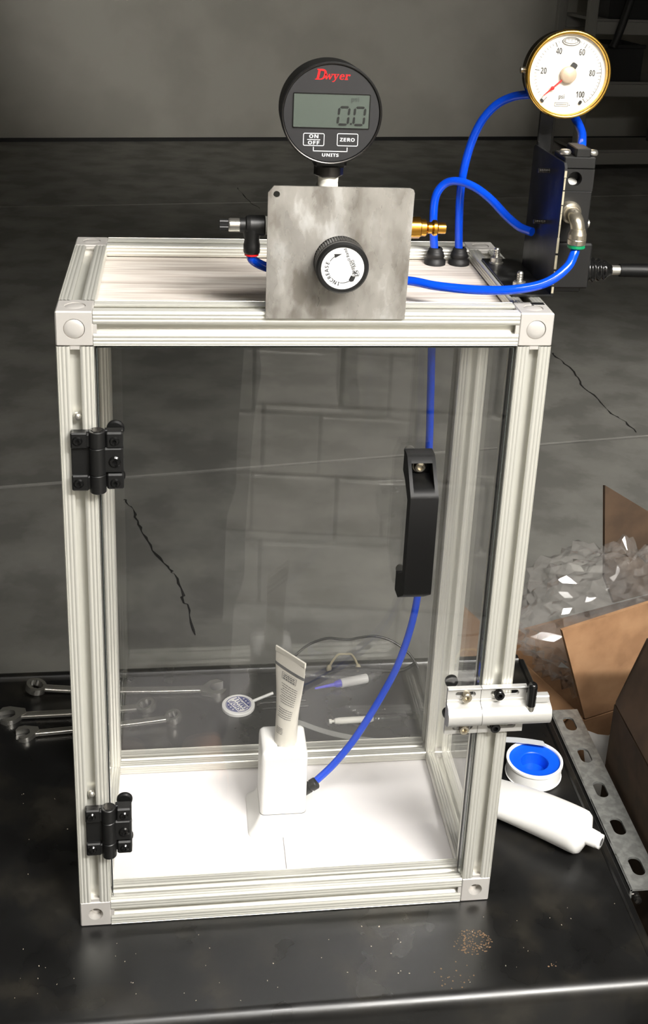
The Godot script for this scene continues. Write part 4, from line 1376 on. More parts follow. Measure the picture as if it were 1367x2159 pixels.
# ------------------------------------------------------------------ things on the bench
func bench_items() -> void:
	# thread seal tape
	var c := Vector3(0.3065, 0.0, -0.0735)
	var t := thing("tape_roll", "white reel of thread seal tape with a blue centre on the bench", "tape roll", c)
	var b := mb()
	b.at(c).lathe([[0.0310, 0.0], [0.0330, 0.001], [0.0335, 0.0025], [0.0325, 0.003], [0.0325, 0.0185], [0.0335, 0.019], [0.0335, 0.0215], [0.0325, 0.022], [0.0305, 0.022], [0.0300, 0.0205], [0.0300, 0.0]], 56, false)
	obj("rim", b, M.white, t)
	b = mb()
	b.at(c).lathe([[0.0301, 0.0195], [0.0250, 0.0185], [0.0170, 0.0180], [0.0162, 0.0170], [0.0155, 0.0], [0.0300, 0.0]], 56, false)
	obj("spool", b, M.blue, t, "blue plastic spool")
	b = mb()
	b.at(c).lathe([[0.0155, 0.0025], [0.006, 0.0025], [0.006, 0.0032], [0.0, 0.0032]], 40)
	obj("spool_floor", b, M.blue, t)
	b = mb()
	var rows := []
	for i in 9:
		var u := i / 8.0
		var p := Vector3(0.2660, 0.0235, -0.110).lerp(Vector3(0.3250, 0.0245, -0.0960), u) + Vector3(0, 0.002 * sin(u * 3.0), 0)
		rows.append(PackedVector3Array([p + Vector3(-0.001, 0.0, -0.0050), p + Vector3(0.001, 0.0, 0.0050)]))
	b.home().sheet(rows, false, 0.0006)
	obj("loose_tape", b, mat(Color(0.72, 0.73, 0.74), 0.4), t, "loose greyish tape end")
	# lying white tube
	var ax := Vector3(0.0774, 0, 0.071).normalized()
	var perp := Vector3(ax.z, 0, -ax.x)
	var s0 := Vector3(0.3275, 0.0246, 0.0567)
	t = thing("white_squeeze_tube", "plain white squeeze tube lying open neck forward right of the chamber", "squeeze tube", Vector3(0.26, 0.0, 0.01))
	rows = []
	for q in [[0.0180, 0.0045], [0.0180, 0.0082], [0.0135, 0.0082], [0.0135, 0.0088], [0.0028, 0.0094], [0.0012, 0.0135], [-0.0020, 0.0215], [-0.0060, 0.0240], [-0.0120, 0.0244]]:
		var line := PackedVector3Array()
		for i in 40:
			var w := TAU * i / 40
			line.append(s0 + ax * q[0] + (perp * cos(w) + Vector3.UP * sin(w)) * q[1])
		rows.append(line)
	for i in range(1, 13):
		var u := i / 12.0
		var f := pow(u, 1.9)
		var ra := lerpf(0.0244, 0.0290, f)
		var rb := lerpf(0.0244, 0.0100, f)
		var p := s0 + ax * lerpf(-0.012, -0.134, u)
		p.y = lerpf(0.0246, 0.0130, pow(u, 2.0))
		var line := PackedVector3Array()
		for k in 40:
			var w := TAU * k / 40
			line.append(p + perp * cos(w) * ra + Vector3.UP * sin(w) * rb)
		rows.append(line)
	b = mb()
	b.sheet(rows.slice(4), true)
	obj("tube_body", b, M.white, t)
	b = mb()
	b.sheet(rows.slice(0, 5), true)
	obj("neck", b, M.white, t)
	b = mb()
	b.along(s0 + ax * 0.0174, ax).cyl(0.0072, -0.002, 0.0, 20)
	obj("mouth", b, M.print_grey, t)
	# slotted angle bar along the bench edge
	t = thing("slotted_angle_bar", "galvanised slotted steel angle bar along the right bench edge", "steel bar", Vector3(0.381, -0.04, -0.04))
	var ang := mb()
	ang.xf = Transform3D(Basis(Vector3.RIGHT, -PI / 2), Vector3(0, -0.002, 0))
	var x0 := 0.3622
	var x1 := 0.3992
	var cz := [-0.165, -0.104, -0.043, 0.018, 0.0785]
	var e0 := -0.1935
	for i in 5:
		var z: float = cz[i]
		var e1: float = (z + cz[i + 1]) / 2 if i < 4 else 0.1105
		var lp := PackedVector2Array()
		for v in pill(0.027, 0.0142, 36): lp.append(Vector2(v.y + 0.3806, v.x - z))
		ang.ring(lp, squared(lp, x0, x1, -e1, -e0), -0.0028, 0.0)
		e0 = e1
	ang.home()
	ang.box(Vector3(x0 + 0.0013, -0.0235, -0.0415), Vector3(0.0026, 0.043, 0.304), 0.0004)
	obj("bar", ang, M.galv, t)
	b = mb()
	b.at(Vector3(0.3700, -0.012, 0.112), Vector3(90, 0, 0)).lathe([[0.0, -0.004], [0.004, -0.004], [0.0036, -0.002], [0.004, 0.0], [0.0036, 0.002], [0.004, 0.004], [0.0036, 0.006], [0.0, 0.007]], 14)
	b.at(Vector3(0.3700, -0.012, 0.106), Vector3(0, 0, 0)).box(Vector3(-0.003, 0, 0), Vector3(0.006, 0.006, 0.008), 0.0008)
	obj("bolt", b, M.steel_dark, t)

func wrench(label: String, a: Vector3, c: Vector3, size: float, ring_first: bool, lift: float) -> void:
	# a combination wrench from a to c: box end at a when ring_first, open jaw at the other end
	if not ring_first:
		var q := a; a = c; c = q
	var dir := (c - a)
	var ln := dir.length()
	dir /= ln
	var t := thing("combination_wrench", label, "wrench", Vector3((a.x + c.x) / 2, 0, (a.z + c.z) / 2), "chrome wrenches behind the chamber")
	var fx := Basis(dir, Vector3.UP, dir.cross(Vector3.UP))
	var b := mb()
	# shaft: an oval bar, raised at the box end
	var path := PackedVector3Array()
	for i in 14:
		var u := lerpf(0.045, 0.93, i / 13.0)
		path.append(a + dir * ln * u + Vector3.UP * (0.0032 + lift * pow(1.0 - u, 3.0)))
	var w := size * 0.36
	var rows := []
	for p in path:
		var line := PackedVector3Array()
		for k in 16:
			var th := TAU * k / 16
			var cc := cos(th)
			line.append(p + fx.z * signf(cc) * pow(absf(cc), 0.6) * w + Vector3.UP * signf(sin(th)) * pow(absf(sin(th)), 0.6) * 0.0029)
		rows.append(line)
	b.sheet(rows, true)
	obj("shaft", b, M.chrome, t)
	b = mb()
	b.xf = Transform3D(Basis(fx.x, fx.z, fx.x.cross(fx.z)) * Basis(Vector3.UP, 0.0), a + Vector3.UP * (0.0042 + lift))
	var inner := PackedVector2Array()
	for i in 24: inner.append(Vector2.from_angle(TAU * i / 24) * size * (0.56 if i % 2 else 0.5))
	b.xf.basis = Basis(fx.x, Vector3.UP.cross(fx.x), Vector3.UP) * Basis(Vector3.UP, 0.26)
	b.ring(inner, disc(size * 0.82, 24), -0.0042, 0.0042)
	obj("box_end", b, M.chrome, t)
	b = mb()
	b.xf = Transform3D(Basis(fx.x, Vector3.UP.cross(fx.x), Vector3.UP) * Basis(Vector3.BACK, 0.26), c + Vector3.UP * 0.0035)
	var s := size
	b.extrude(PackedVector2Array([Vector2(-1.35 * s, -0.3 * s), Vector2(-0.8 * s, -0.62 * s), Vector2(-0.2 * s, -0.98 * s), Vector2(0.35 * s, -1.0 * s), Vector2(0.75 * s, -0.62 * s), Vector2(0.72 * s, -0.5 * s), Vector2(-0.1 * s, -0.5 * s), Vector2(-0.45 * s, -0.3 * s), Vector2(-0.5 * s, 0.0), Vector2(-0.45 * s, 0.3 * s), Vector2(-0.1 * s, 0.5 * s), Vector2(0.72 * s, 0.5 * s), Vector2(0.75 * s, 0.62 * s), Vector2(0.35 * s, 1.0 * s), Vector2(-0.2 * s, 0.98 * s), Vector2(-0.8 * s, 0.62 * s), Vector2(-1.35 * s, 0.3 * s)]), -0.0032, 0.0032, true, true)
	obj("open_jaw", b, M.chrome, t)

func tools() -> void:
	wrench("longest chrome wrench, box end up, nearest the rear bench edge", Vector3(-0.290, 0, -0.2640), Vector3(-0.064, 0, -0.2600), 0.0155, true, 0.010)
	wrench("middle chrome wrench of three, open jaw at the left", Vector3(-0.318, 0, -0.2215), Vector3(-0.152, 0, -0.2230), 0.0150, false, 0.004)
	wrench("chrome wrench nearest the front of the three, open jaw at the left", Vector3(-0.295, 0, -0.1850), Vector3(-0.118, 0, -0.1990), 0.0125, false, 0.004)
	# round key tag
	var c := Vector3(-0.0368, 0.0046, -0.2240)
	var t := thing("key_tag", "round white key tag printed SHOP SMALL lying behind the chamber", "key tag", Vector3(c.x, 0.0, c.z))
	var b := mb()
	b.at(c).cyl(0.0208, -0.0046, 0.0, 48, 0.0006)
	b.home().tube(PackedVector3Array([c + Vector3(0.018, -0.001, -0.006), c + Vector3(0.030, -0.0005, -0.0125), c + Vector3(0.045, 0.001, -0.0190)]), 0.0020, 8)
	obj("disc", b, M.white, t)
	b = mb()
	var fl := Transform3D(Basis(Vector3(-0.5, 0, -0.86).normalized(), Vector3(-0.86, 0, 0.5).normalized(), Vector3.UP), c + Vector3(0, 0.0001, 0))
	b.home()
	b.text("SHOP", sans, 0.0088, fl * Transform3D(Basis(), Vector3(0, 0.0040, 0)))
	b.text("SMALL", sans, 0.0088, fl * Transform3D(Basis(), Vector3(0, -0.0040, 0)))
	b.xf = fl
	b.ring(disc(0.0152, 48), disc(0.0160, 48), 0.0, 0.0003)
	for s in [1.0, -1.0]:
		var seg := PackedVector2Array()
		for i in 15:
			var a := lerpf(0.62, PI - 0.62, i / 14.0)
			seg.append(Vector2(cos(a) * 0.0146, s * sin(a) * 0.0146))
		b.extrude(seg, 0.0, 0.0003)
	obj("print", b, M.navy, t, "navy ring, caps and SHOP SMALL lettering")
	b = mb()
	b.xf = fl
	for s in [1.0, -1.0]:
		for x in [-0.0052, 0.0, 0.0052]:
			var star := PackedVector2Array()
			for i in 10: star.append(Vector2(x, s * 0.0113) + Vector2.from_angle(PI / 2 * s + TAU * i / 10) * (0.0015 if i % 2 == 0 else 0.0007))
			b.extrude(star, 0.0002, 0.0005)
	obj("star", b, M.white, t)
	# black hex keys beside the tag
	for i in 3:
		var z := -0.2390 + i * 0.0115
		var o := Vector3(-0.0145 + 0.002 * i, 0.0, z)
		var kk := thing("hex_key", ["black bent hex key farthest back beside the round tag", "black bent hex key in the middle beside the round tag", "black bent hex key nearest the front beside the round tag"][i], "hex key", o, "black hex keys")
		var kb := mb()
		var r := 0.0021 - 0.0003 * i
		var pth := smooth_path([o + Vector3(0.0, 0.0022, 0.0065), o + Vector3(0.0012, 0.0022, 0.0018), o + Vector3(0.006, 0.0022, 0.0), o + Vector3(0.030, 0.0022, -0.001), o + Vector3(0.062, 0.0022, -0.002)], 4)
		kb.tube(pth, r, 6)
		obj("key", kb, M.black_gloss, kk)

func behind() -> void:
	# safety glasses standing on the rear of the bench
	var z := -0.290
	var t := thing("safety_glasses", "clear safety glasses with grey brow frame standing behind the chamber", "safety glasses", Vector3(0.112, 0.0, z))
	var b := mb()
	var brow := smooth_path([Vector3(0.022, 0.016, z + 0.022), Vector3(0.034, 0.030, z + 0.012), Vector3(0.055, 0.0455, z + 0.003), Vector3(0.080, 0.0535, z), Vector3(0.097, 0.0515, z - 0.001), Vector3(0.112, 0.0495, z - 0.002), Vector3(0.128, 0.0530, z - 0.001), Vector3(0.146, 0.0545, z), Vector3(0.168, 0.0480, z + 0.003), Vector3(0.190, 0.034, z + 0.012), Vector3(0.202, 0.018, z + 0.022)], 5)
	b.tube(brow, 0.0016, 8)
	obj("brow_frame", b, M.bracket, t)
	for s in [-1.0, 1.0]:
		var rows := []
		for i in 9:
			var u := i / 8.0
			var x: float = 0.112 + s * lerpf(0.010, 0.084, u)
			var k := brow[0]
			for p in brow:
				if absf(p.x - x) < absf(k.x - x): k = p
			var lo := lerpf(0.022, 0.003, smoothstep(0.0, 0.35, u)) + 0.010 * smoothstep(0.75, 1.0, u)
			rows.append(PackedVector3Array([Vector3(x, lo, k.z + 0.003), Vector3(x, (lo + k.y) / 2, k.z - 0.002), Vector3(x, k.y, k.z)]))
		b = mb().sheet(rows)
		obj("lens", b, M.clear, t, "clear lens")
		b = mb()
		b.tube(smooth_path([Vector3(0.112 + s * 0.086, 0.022, z + 0.018), Vector3(0.112 + s * 0.060, 0.020, z + 0.030), Vector3(0.112 + s * 0.0, 0.016 + 0.004 * s, z + 0.026 - 0.004 * s), Vector3(0.112 - s * 0.045, 0.010, z + 0.020)], 6), 0.0024, 8)
		obj("temple", b, M.black_matt if s > 0 else M.clear, t)
	b = mb()
	b.tube(smooth_path([Vector3(0.085, 0.012, z + 0.006), Vector3(0.090, 0.022, z + 0.005), Vector3(0.097, 0.0305, z + 0.004), Vector3(0.107, 0.031, z + 0.004), Vector3(0.114, 0.0305, z + 0.004), Vector3(0.120, 0.022, z + 0.005), Vector3(0.124, 0.012, z + 0.006)], 5), 0.0016, 8)
	for x in [0.085, 0.124]:
		b.at(Vector3(x, 0.011, z + 0.0065)).ball(0.0038, 12, 1.5)
	obj("nose_bridge", b, mat(Color(0.72, 0.68, 0.56), 0.4), t, "yellowish nose pads")
	# syringe with a blue tip
	var p0 := Vector3(0.0980, 0.0062, -0.2570)
	var p1 := Vector3(0.1340, 0.0062, -0.2660)
	var d := (p1 - p0).normalized()
	t = thing("dispensing_syringe", "small white syringe barrel with a blue violet tip behind the chamber", "syringe", Vector3(p0.x, 0.0, p0.z))
	b = mb()
	b.along(p0, d).lathe([[0.0, 0.0], [0.0058, 0.0], [0.0062, 0.001], [0.0062, 0.036], [0.0056, 0.037], [0.0, 0.037]], 20)
	obj("barrel", b, M.white, t)
	b = mb()
	b.along(p0, -d).lathe([[0.0, 0.0], [0.0050, 0.0], [0.0046, 0.006], [0.0026, 0.010], [0.0012, 0.036], [0.0, 0.0362]], 16)
	obj("tip", b, M.needle, t, "blue violet conical tip")
	b = mb()
	b.along(p0 + d * 0.037, d).lathe([[0.003, 0.0], [0.003, 0.003], [0.0042, 0.004], [0.0042, 0.006], [0.002, 0.007], [0.0028, 0.013], [0.0, 0.0135]], 14)
	obj("plunger", b, M.clear, t)
	# clear rods and a pen shaped sampler
	for i in 3:
		var o := Vector3(0.1000 + 0.006 * i, 0.0022, -0.2120 + 0.0065 * i)
		var r := thing("clear_rod", ["clear plastic rod lying farthest back behind the chamber", "clear plastic rod in the middle behind the chamber", "clear plastic rod lying nearest the chamber's rear pane"][i], "rod", o, "clear plastic rods")
		b = mb()
		b.along(o, Vector3(1, 0, 0.03)).cyl(0.0021, 0.0, 0.082 - 0.006 * i, 12)
		b.along(o, Vector3(1, 0, 0.03)).ball(0.0026, 10)
		obj("rod", b, M.clear, r)
	var q0 := Vector3(0.0740, 0.0045, -0.1820)
	t = thing("sampler_pen", "clear and white pen shaped sampler lying behind the chamber", "sampler", q0)
	b = mb()
	b.along(q0, Vector3(1, 0, -0.03)).lathe([[0.0, 0.0], [0.003, 0.0], [0.003, 0.003], [0.0016, 0.004], [0.0016, 0.006], [0.0035, 0.0075], [0.0042, 0.012], [0.0042, 0.052], [0.003, 0.056], [0.0, 0.056]], 16)
	obj("body", b, M.teflon, t)
	b = mb()
	b.along(q0 + Vector3(0.056, 0, -0.0017), Vector3(1, 0, -0.03)).lathe([[0.003, 0.0], [0.0036, 0.002], [0.0036, 0.035], [0.0, 0.036]], 16)
	obj("cap", b, M.clear, t)
	# curved translucent strap
	t = thing("plastic_strap", "curved translucent plastic strap on the bench behind the white holder", "strap", Vector3(0.1, 0.0, -0.155))
	var rows := []
	for p in smooth_path([Vector3(0.012, 0.0032, -0.199), Vector3(0.0364, 0.0022, -0.1864), Vector3(0.0660, 0.0016, -0.1680), Vector3(0.0978, 0.0012, -0.1545), Vector3(0.1320, 0.0012, -0.1450), Vector3(0.1664, 0.0012, -0.1406)], 5):
		rows.append(PackedVector3Array([p + Vector3(0.001, 0, -0.0042), p, p + Vector3(-0.001, 0, 0.0042)]))
	obj("strap", mb().sheet(rows, false, 0.0009), M.strip, t)

# ------------------------------------------------------------------ cartons and wrap at the right
func board(b: MB, pts: Array, th: float) -> void:       # a flat board of that thickness from its outline in space
	var nrm: Vector3 = (pts[1] - pts[0]).cross(pts[2] - pts[0]).normalized()
	var c := Vector3.ZERO
	for p in pts: c += p
	c /= pts.size()
	for s in [0.5, -0.5]:
		for i in pts.size():
			var a: Vector3 = pts[i] + nrm * th * s
			var e: Vector3 = pts[(i + 1) % pts.size()] + nrm * th * s
			var m: Vector3 = nrm * signf(s)
			b.tri(c + nrm * th * s, a, e, m, m, m)
	for i in pts.size():
		var a: Vector3 = pts[i]
		var e: Vector3 = pts[(i + 1) % pts.size()]
		b.face(a + nrm * th / 2, e + nrm * th / 2, e - nrm * th / 2, a - nrm * th / 2, (a + e) / 2 - c)

func right_side() -> void:
	var f0 := Vector3(0.436, -0.068, -0.256)
	var u := Vector3(0.94, 0, -0.34).normalized()
	var v := Vector3(-0.34, 0, -0.94).normalized()
	var t := thing("cardboard_carton", "open brown carton holding the clear plastic wrap beyond the bench corner", "cardboard box", Vector3(0.55, FL, -0.45), "open cartons right of the bench")
	var b := mb()
	var th := 0.005
	var wd := 0.44
	var dp := 0.34
	var dn := Vector3(0, FL + 0.002 - f0.y, 0)
	for e in [[f0, u * wd], [f0 + v * dp, u * wd], [f0, v * dp], [f0 + u * wd, v * dp]]:
		var p0: Vector3 = e[0]
		var p1: Vector3 = p0 + e[1]
		var cut := Vector3(0, -0.10 if e[0] == f0 + v * dp else 0.0, 0)   # the rear wall is torn down lower
		board(b, [p0 + cut, p1 + cut, p1 + dn, p0 + dn], th)
	board(b, [f0 + dn + Vector3(0, th, 0), f0 + u * wd + dn + Vector3(0, th, 0), f0 + u * wd + v * dp + dn + Vector3(0, th, 0), f0 + v * dp + dn + Vector3(0, th, 0)], th)
	obj("body", b, M.board, t)
	b = mb()
	var up := Vector3(-0.054, 0.155, 0.014)
	board(b, [f0 + Vector3(0, 0.003, 0), f0 + up, f0 + up + u * wd * 0.98 + Vector3(0, 0.02, 0), f0 + u * wd + Vector3(0, 0.003, 0)], th)
	obj("flap", b, M.board, t, "tan front flap folded up")
	b = mb()
	board(b, [Vector3(0.531, 0.147, -0.535), Vector3(0.600, 0.102, -0.545), Vector3(0.735, 0.015, -0.565), Vector3(0.755, -0.065, -0.60), Vector3(0.575, -0.065, -0.54), Vector3(0.551, -0.014, -0.535)], th)
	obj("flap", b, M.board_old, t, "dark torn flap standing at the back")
	b = mb()
	var ld := Vector3(-0.050, -0.045, 0.016)
	board(b, [f0 + v * 0.02, f0 + v * 0.32, f0 + v * 0.31 + ld, f0 + v * 0.03 + ld], th)
	obj("flap", b, M.board, t)
	# front carton, only its dark left side and rear flap in view
	t = thing("cardboard_carton", "dark brown carton closest to the camera beside the slotted bar", "cardboard box", Vector3(0.63, FL, 0.17), "open cartons right of the bench")
	b = mb()
	var x0 := 0.4085
	var zb := -0.098
	var ty := 0.076
	for e in [[Vector3(x0, ty, zb), Vector3(0, 0, 0.52)], [Vector3(x0, ty, zb), Vector3(0.45, 0, 0)], [Vector3(x0 + 0.45, ty, zb), Vector3(0, 0, 0.52)], [Vector3(x0, ty, zb + 0.52), Vector3(0.45, 0, 0)]]:
		var p0: Vector3 = e[0]
		var p1: Vector3 = p0 + e[1]
		var d2 := Vector3(0, FL + 0.002 - ty, 0)
		board(b, [p0, p1, p1 + d2, p0 + d2], th)
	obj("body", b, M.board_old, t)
	b = mb()
	board(b, [Vector3(x0, ty + 0.002, zb), Vector3(0.437, 0.164, zb - 0.004), Vector3(0.82, 0.19, zb - 0.02), Vector3(x0 + 0.45, ty + 0.002, zb)], th)
	obj("flap", b, M.board_old, t)
	b = mb()
	board(b, [Vector3(x0, ty + 0.002, zb + 0.002), Vector3(0.4372, 0.164, zb + 0.002), Vector3(0.452, 0.188, 0.40), Vector3(x0, ty + 0.002, 0.42)], th)
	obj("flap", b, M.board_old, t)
	# crumpled clear wrap
	var nz := noise(1.6, 3, 41)
	var nz2 := noise(6.5, 2, 43)
	var cen := Vector3(0.505, -0.005, -0.405)
	var rows := []
	for i in 37:
		var line := PackedVector3Array()
		var th0 := PI * (0.02 + 0.96 * i / 36.0)
		for j in 58:
			var ph := TAU * (j + 0.5 * (i % 2)) / 58
			var d := Vector3(sin(th0) * cos(ph), cos(th0), sin(th0) * sin(ph))
			var r := 1.0 + 0.42 * absf(nz.get_noise_3dv(d * 0.9)) - 0.16 + 0.14 * absf(nz2.get_noise_3dv(d)) + 0.05 * nz.get_noise_3dv(d * 3.1)
			line.append(cen + Vector3(d.x * 0.135, d.y * 0.108, d.z * 0.11) * r + Vector3(0.03 * maxf(d.y, 0), 0, 0))
		rows.append(line)
	t = thing("plastic_wrap", "crumpled clear plastic wrap heaped in the brown carton", "plastic wrap", Vector3(0.515, -0.11, -0.405))
	b = mb()
	for i in 36:
		for j in 58:
			var k := (j + 1) % 58
			b.face(rows[i][j], rows[i][k], rows[i + 1][k], rows[i + 1][j], rows[i][j] - cen)
	obj("film", b, M.film, t)
	# paper between the cartons
	t = thing("crumpled_paper", "crumpled white paper sheet between carton and slotted bar", "paper", Vector3(0.45, -0.1, -0.17))
	rows = []
	for i in 10:
		var line := PackedVector3Array()
		for j in 8:
			line.append(Vector3(0.412 + 0.011 * j, -0.045 - 0.018 * i + 0.01 * nz.get_noise_2d(i, j * 2.0), -0.195 + 0.008 * i + 0.02 * nz.get_noise_2d(i * 0.3, j * 0.3 + 4.0)))
		rows.append(line)
	obj("sheet", mb().sheet(rows, false, 0.0006), M.paper, t)

func far_rack() -> void:
	var p := Vector3(3.4, FL, -7.9)
	var t := thing("storage_rack", "dim steel storage rack against the far wall", "rack", p)
	t.rotation.y = TURN
	var mk := func() -> MB:
		var b := MB.new()
		return b
	for x in [-0.66, 0.75]:
		for z in [-0.25, 0.25]:
			var b: MB = mk.call()
			b.box(Vector3(x, 1.15, z), Vector3(0.07, 2.3, 0.05), 0.004)
			obj("post", b, M.rack, t)
	for y in [0.14, 0.64, 1.08, 1.75]:
		for z in [-0.25, 0.25]:
			var b: MB = mk.call()
			b.box(Vector3(0.045, y, z), Vector3(1.34, 0.09, 0.04), 0.004)
			obj("beam", b, M.rack, t)
		var b2: MB = mk.call()
		b2.box(Vector3(0.045, y + 0.05, 0), Vector3(1.34, 0.02, 0.5))
		obj("shelf", b2, M.rack, t)
	var bins := [[0.30, 0.20, 0.36, 0.36, "low black bin on the bottom shelf of the far rack"], [-0.35, 0.70, 0.3, 0.26, "black bin on the rack's middle shelf near its left post"], [0.32, 0.70, 0.5, 0.3, "wide black bin on the rack's middle shelf"], [-0.30, 1.14, 0.42, 0.32, "black bin on the upper shelf near the rack's left post"], [0.35, 1.14, 0.5, 0.4, "tall black bin on the upper shelf at the rack's right"]]
	var fb := Transform3D(Basis(Vector3.UP, TURN), p)
	for q in bins:
		var o := thing("storage_bin", q[4], "bin", fb * Vector3(q[0], q[1], 0.05), "black bins on the far rack")
		o.rotation.y = TURN
		var b: MB = mk.call()
		var w: float = q[2]
		var h: float = q[3]
		for s in [-1.0, 1.0]:
			b.box(Vector3(s * w / 2, h / 2, 0), Vector3(0.012, h, 0.34), 0.003)
			b.box(Vector3(0, h / 2, s * 0.17), Vector3(w, h, 0.012), 0.003)
		b.box(Vector3(0, 0.006, 0), Vector3(w, 0.012, 0.34))
		b.box(Vector3(0, h - 0.01, 0.18), Vector3(w + 0.02, 0.03, 0.02), 0.004)
		obj("body", b, M.bin, o)
	var co := thing("black_cable", "black cable hanging down the front of the far rack", "cable", fb * Vector3(-0.4, 1.1, 0.3))
	obj("cable", mb().tube(smooth_path([fb * Vector3(-0.35, 1.83, 0.315), fb * Vector3(-0.38, 1.4, 0.315), fb * Vector3(-0.45, 1.1, 0.315), fb * Vector3(-0.5, 0.95, 0.315)], 6), 0.03, 8), M.bin, co)

# ------------------------------------------------------------------ the photographer behind the camera
func nets(b: MB, bones: Array, cell: float, k: float) -> void:
	var lo := Vector3(1e9, 1e9, 1e9)
	var hi := -lo
	for q in bones:
		var m: float = maxf(q[2], q[3]) + k * 5.0
		for p in [q[0], q[1]]:
			lo = lo.min(p - Vector3.ONE * m)
			hi = hi.max(p + Vector3.ONE * m)
	var nx := int((hi.x - lo.x) / cell) + 2
	var ny := int((hi.y - lo.y) / cell) + 2
	var nz := int((hi.z - lo.z) / cell) + 2
	var f := PackedFloat32Array()
	f.resize(nx * ny * nz)
	for q in bones:
		var A: Vector3 = q[0]
		var B: Vector3 = q[1]
		var m: float = maxf(q[2], q[3]) + k * 5.0
		var l := (A.min(B) - Vector3.ONE * m - lo) / cell
		var h := (A.max(B) + Vector3.ONE * m - lo) / cell
		var ab := B - A
		var inv := 1.0 / maxf(ab.length_squared(), 1e-9)
		for z in range(maxi(int(l.z), 0), mini(int(h.z) + 2, nz)):
			for y in range(maxi(int(l.y), 0), mini(int(h.y) + 2, ny)):
				for x in range(maxi(int(l.x), 0), mini(int(h.x) + 2, nx)):
					var p := lo + Vector3(x, y, z) * cell
					var u := clampf((p - A).dot(ab) * inv, 0.0, 1.0)
					var d := p.distance_to(A + ab * u) - lerpf(q[2], q[3], u)
					if d < k * 5.0:
						f[(z * ny + y) * nx + x] += exp(-d / k)
	for i in f.size():
		f[i] = -k * log(f[i]) if f[i] > 1e-6 else k * 14.0
	var vid := {}
	var vp := PackedVector3Array()
	var st := [0, 1, nx, nx + 1, nx * ny, nx * ny + 1, nx * ny + nx, nx * ny + nx + 1]
	var co := [Vector3(0, 0, 0), Vector3(1, 0, 0), Vector3(0, 1, 0), Vector3(1, 1, 0), Vector3(0, 0, 1), Vector3(1, 0, 1), Vector3(0, 1, 1), Vector3(1, 1, 1)]
	var ed := [[0, 1], [2, 3], [4, 5], [6, 7], [0, 2], [1, 3], [4, 6], [5, 7], [0, 4], [1, 5], [2, 6], [3, 7]]
	for z in nz - 1:
		for y in ny - 1:
			for x in nx - 1:
				var g := (z * ny + y) * nx + x
				var mask := 0
				for i in 8:
					if f[g + st[i]] < 0.0: mask |= 1 << i
				if mask == 0 or mask == 255:
					continue
				var s := Vector3.ZERO
				var c := 0
				for e in ed:
					var fa := f[g + st[e[0]]]
					var fb := f[g + st[e[1]]]
					if (fa < 0.0) != (fb < 0.0):
						s += co[e[0]].lerp(co[e[1]], fa / (fa - fb))
						c += 1
				vid[g] = vp.size()
				vp.append(lo + (Vector3(x, y, z) + s / c) * cell)
	var nn := PackedVector3Array()
	nn.resize(vp.size())
	var tris := PackedInt32Array()
	for z in range(1, nz - 1):
		for y in range(1, ny - 1):
			for x in range(1, nx - 1):
				var g := (z * ny + y) * nx + x
				var s0 := f[g] < 0.0
				for ax in 3:
					var step: int = [1, nx, nx * ny][ax]
					if (f[g + step] < 0.0) == s0:
						continue
					var a: int = [nx, nx * ny, 1][ax]
					var c: int = [nx * ny, 1, nx][ax]
					var q := [vid[g], vid[g - a], vid[g - a - c], vid[g - c]]
					var out := Vector3.ZERO
					out[ax] = 1.0 if s0 else -1.0
					var fn: Vector3 = (vp[q[1]] - vp[q[0]]).cross(vp[q[2]] - vp[q[0]]) + (vp[q[2]] - vp[q[0]]).cross(vp[q[3]] - vp[q[0]])
					if fn.dot(out) < 0.0: fn = -fn
					for i in q: nn[i] += fn
					tris.append_array(PackedInt32Array([q[0], q[1], q[2], q[0], q[2], q[3]]))
	for i in range(0, tris.size(), 3):
		b.tri(vp[tris[i]], vp[tris[i + 1]], vp[tris[i + 2]], nn[tris[i]], nn[tris[i + 1]], nn[tris[i + 2]])

func hand(b: MB, wrist: Vector3, palm: Vector3, across: Vector3, fwd: Vector3, grip: Vector3) -> void:
	# palm from the wrist along fwd; fingers rooted across the palm and bent towards grip; thumb from its side
	var bones := [[wrist, palm, 0.024, 0.026], [palm - across * 0.018, palm + across * 0.020, 0.019, 0.017], [palm + fwd * 0.03 - across * 0.024, palm + fwd * 0.03 + across * 0.024, 0.013, 0.012]]
	var lens := [0.040, 0.045, 0.041, 0.032]
	for i in 4:
		var r := palm + fwd * 0.034 + across * (0.030 - 0.020 * i)
		var l: float = lens[i]
		var a := r + fwd * l * 0.75 + grip * l * 0.25
		var c := a + (fwd * 0.25 + grip).normalized() * l * 0.65
		var e := c + (grip - fwd * 0.35).normalized() * l * 0.5
		bones += [[r, a, 0.0098, 0.0092], [a, c, 0.0092, 0.0084], [c, e, 0.0084, 0.0074]]
	var t0 := palm + across * 0.026 - fwd * 0.012
	var t1 := t0 + across * 0.026 + fwd * 0.022 + grip * 0.012
	var t2 := t1 + fwd * 0.026 + grip * 0.016
	bones += [[t0, t1, 0.014, 0.0108], [t1, t2, 0.0108, 0.0085]]
	nets(b, bones, 0.0045, 0.0028)

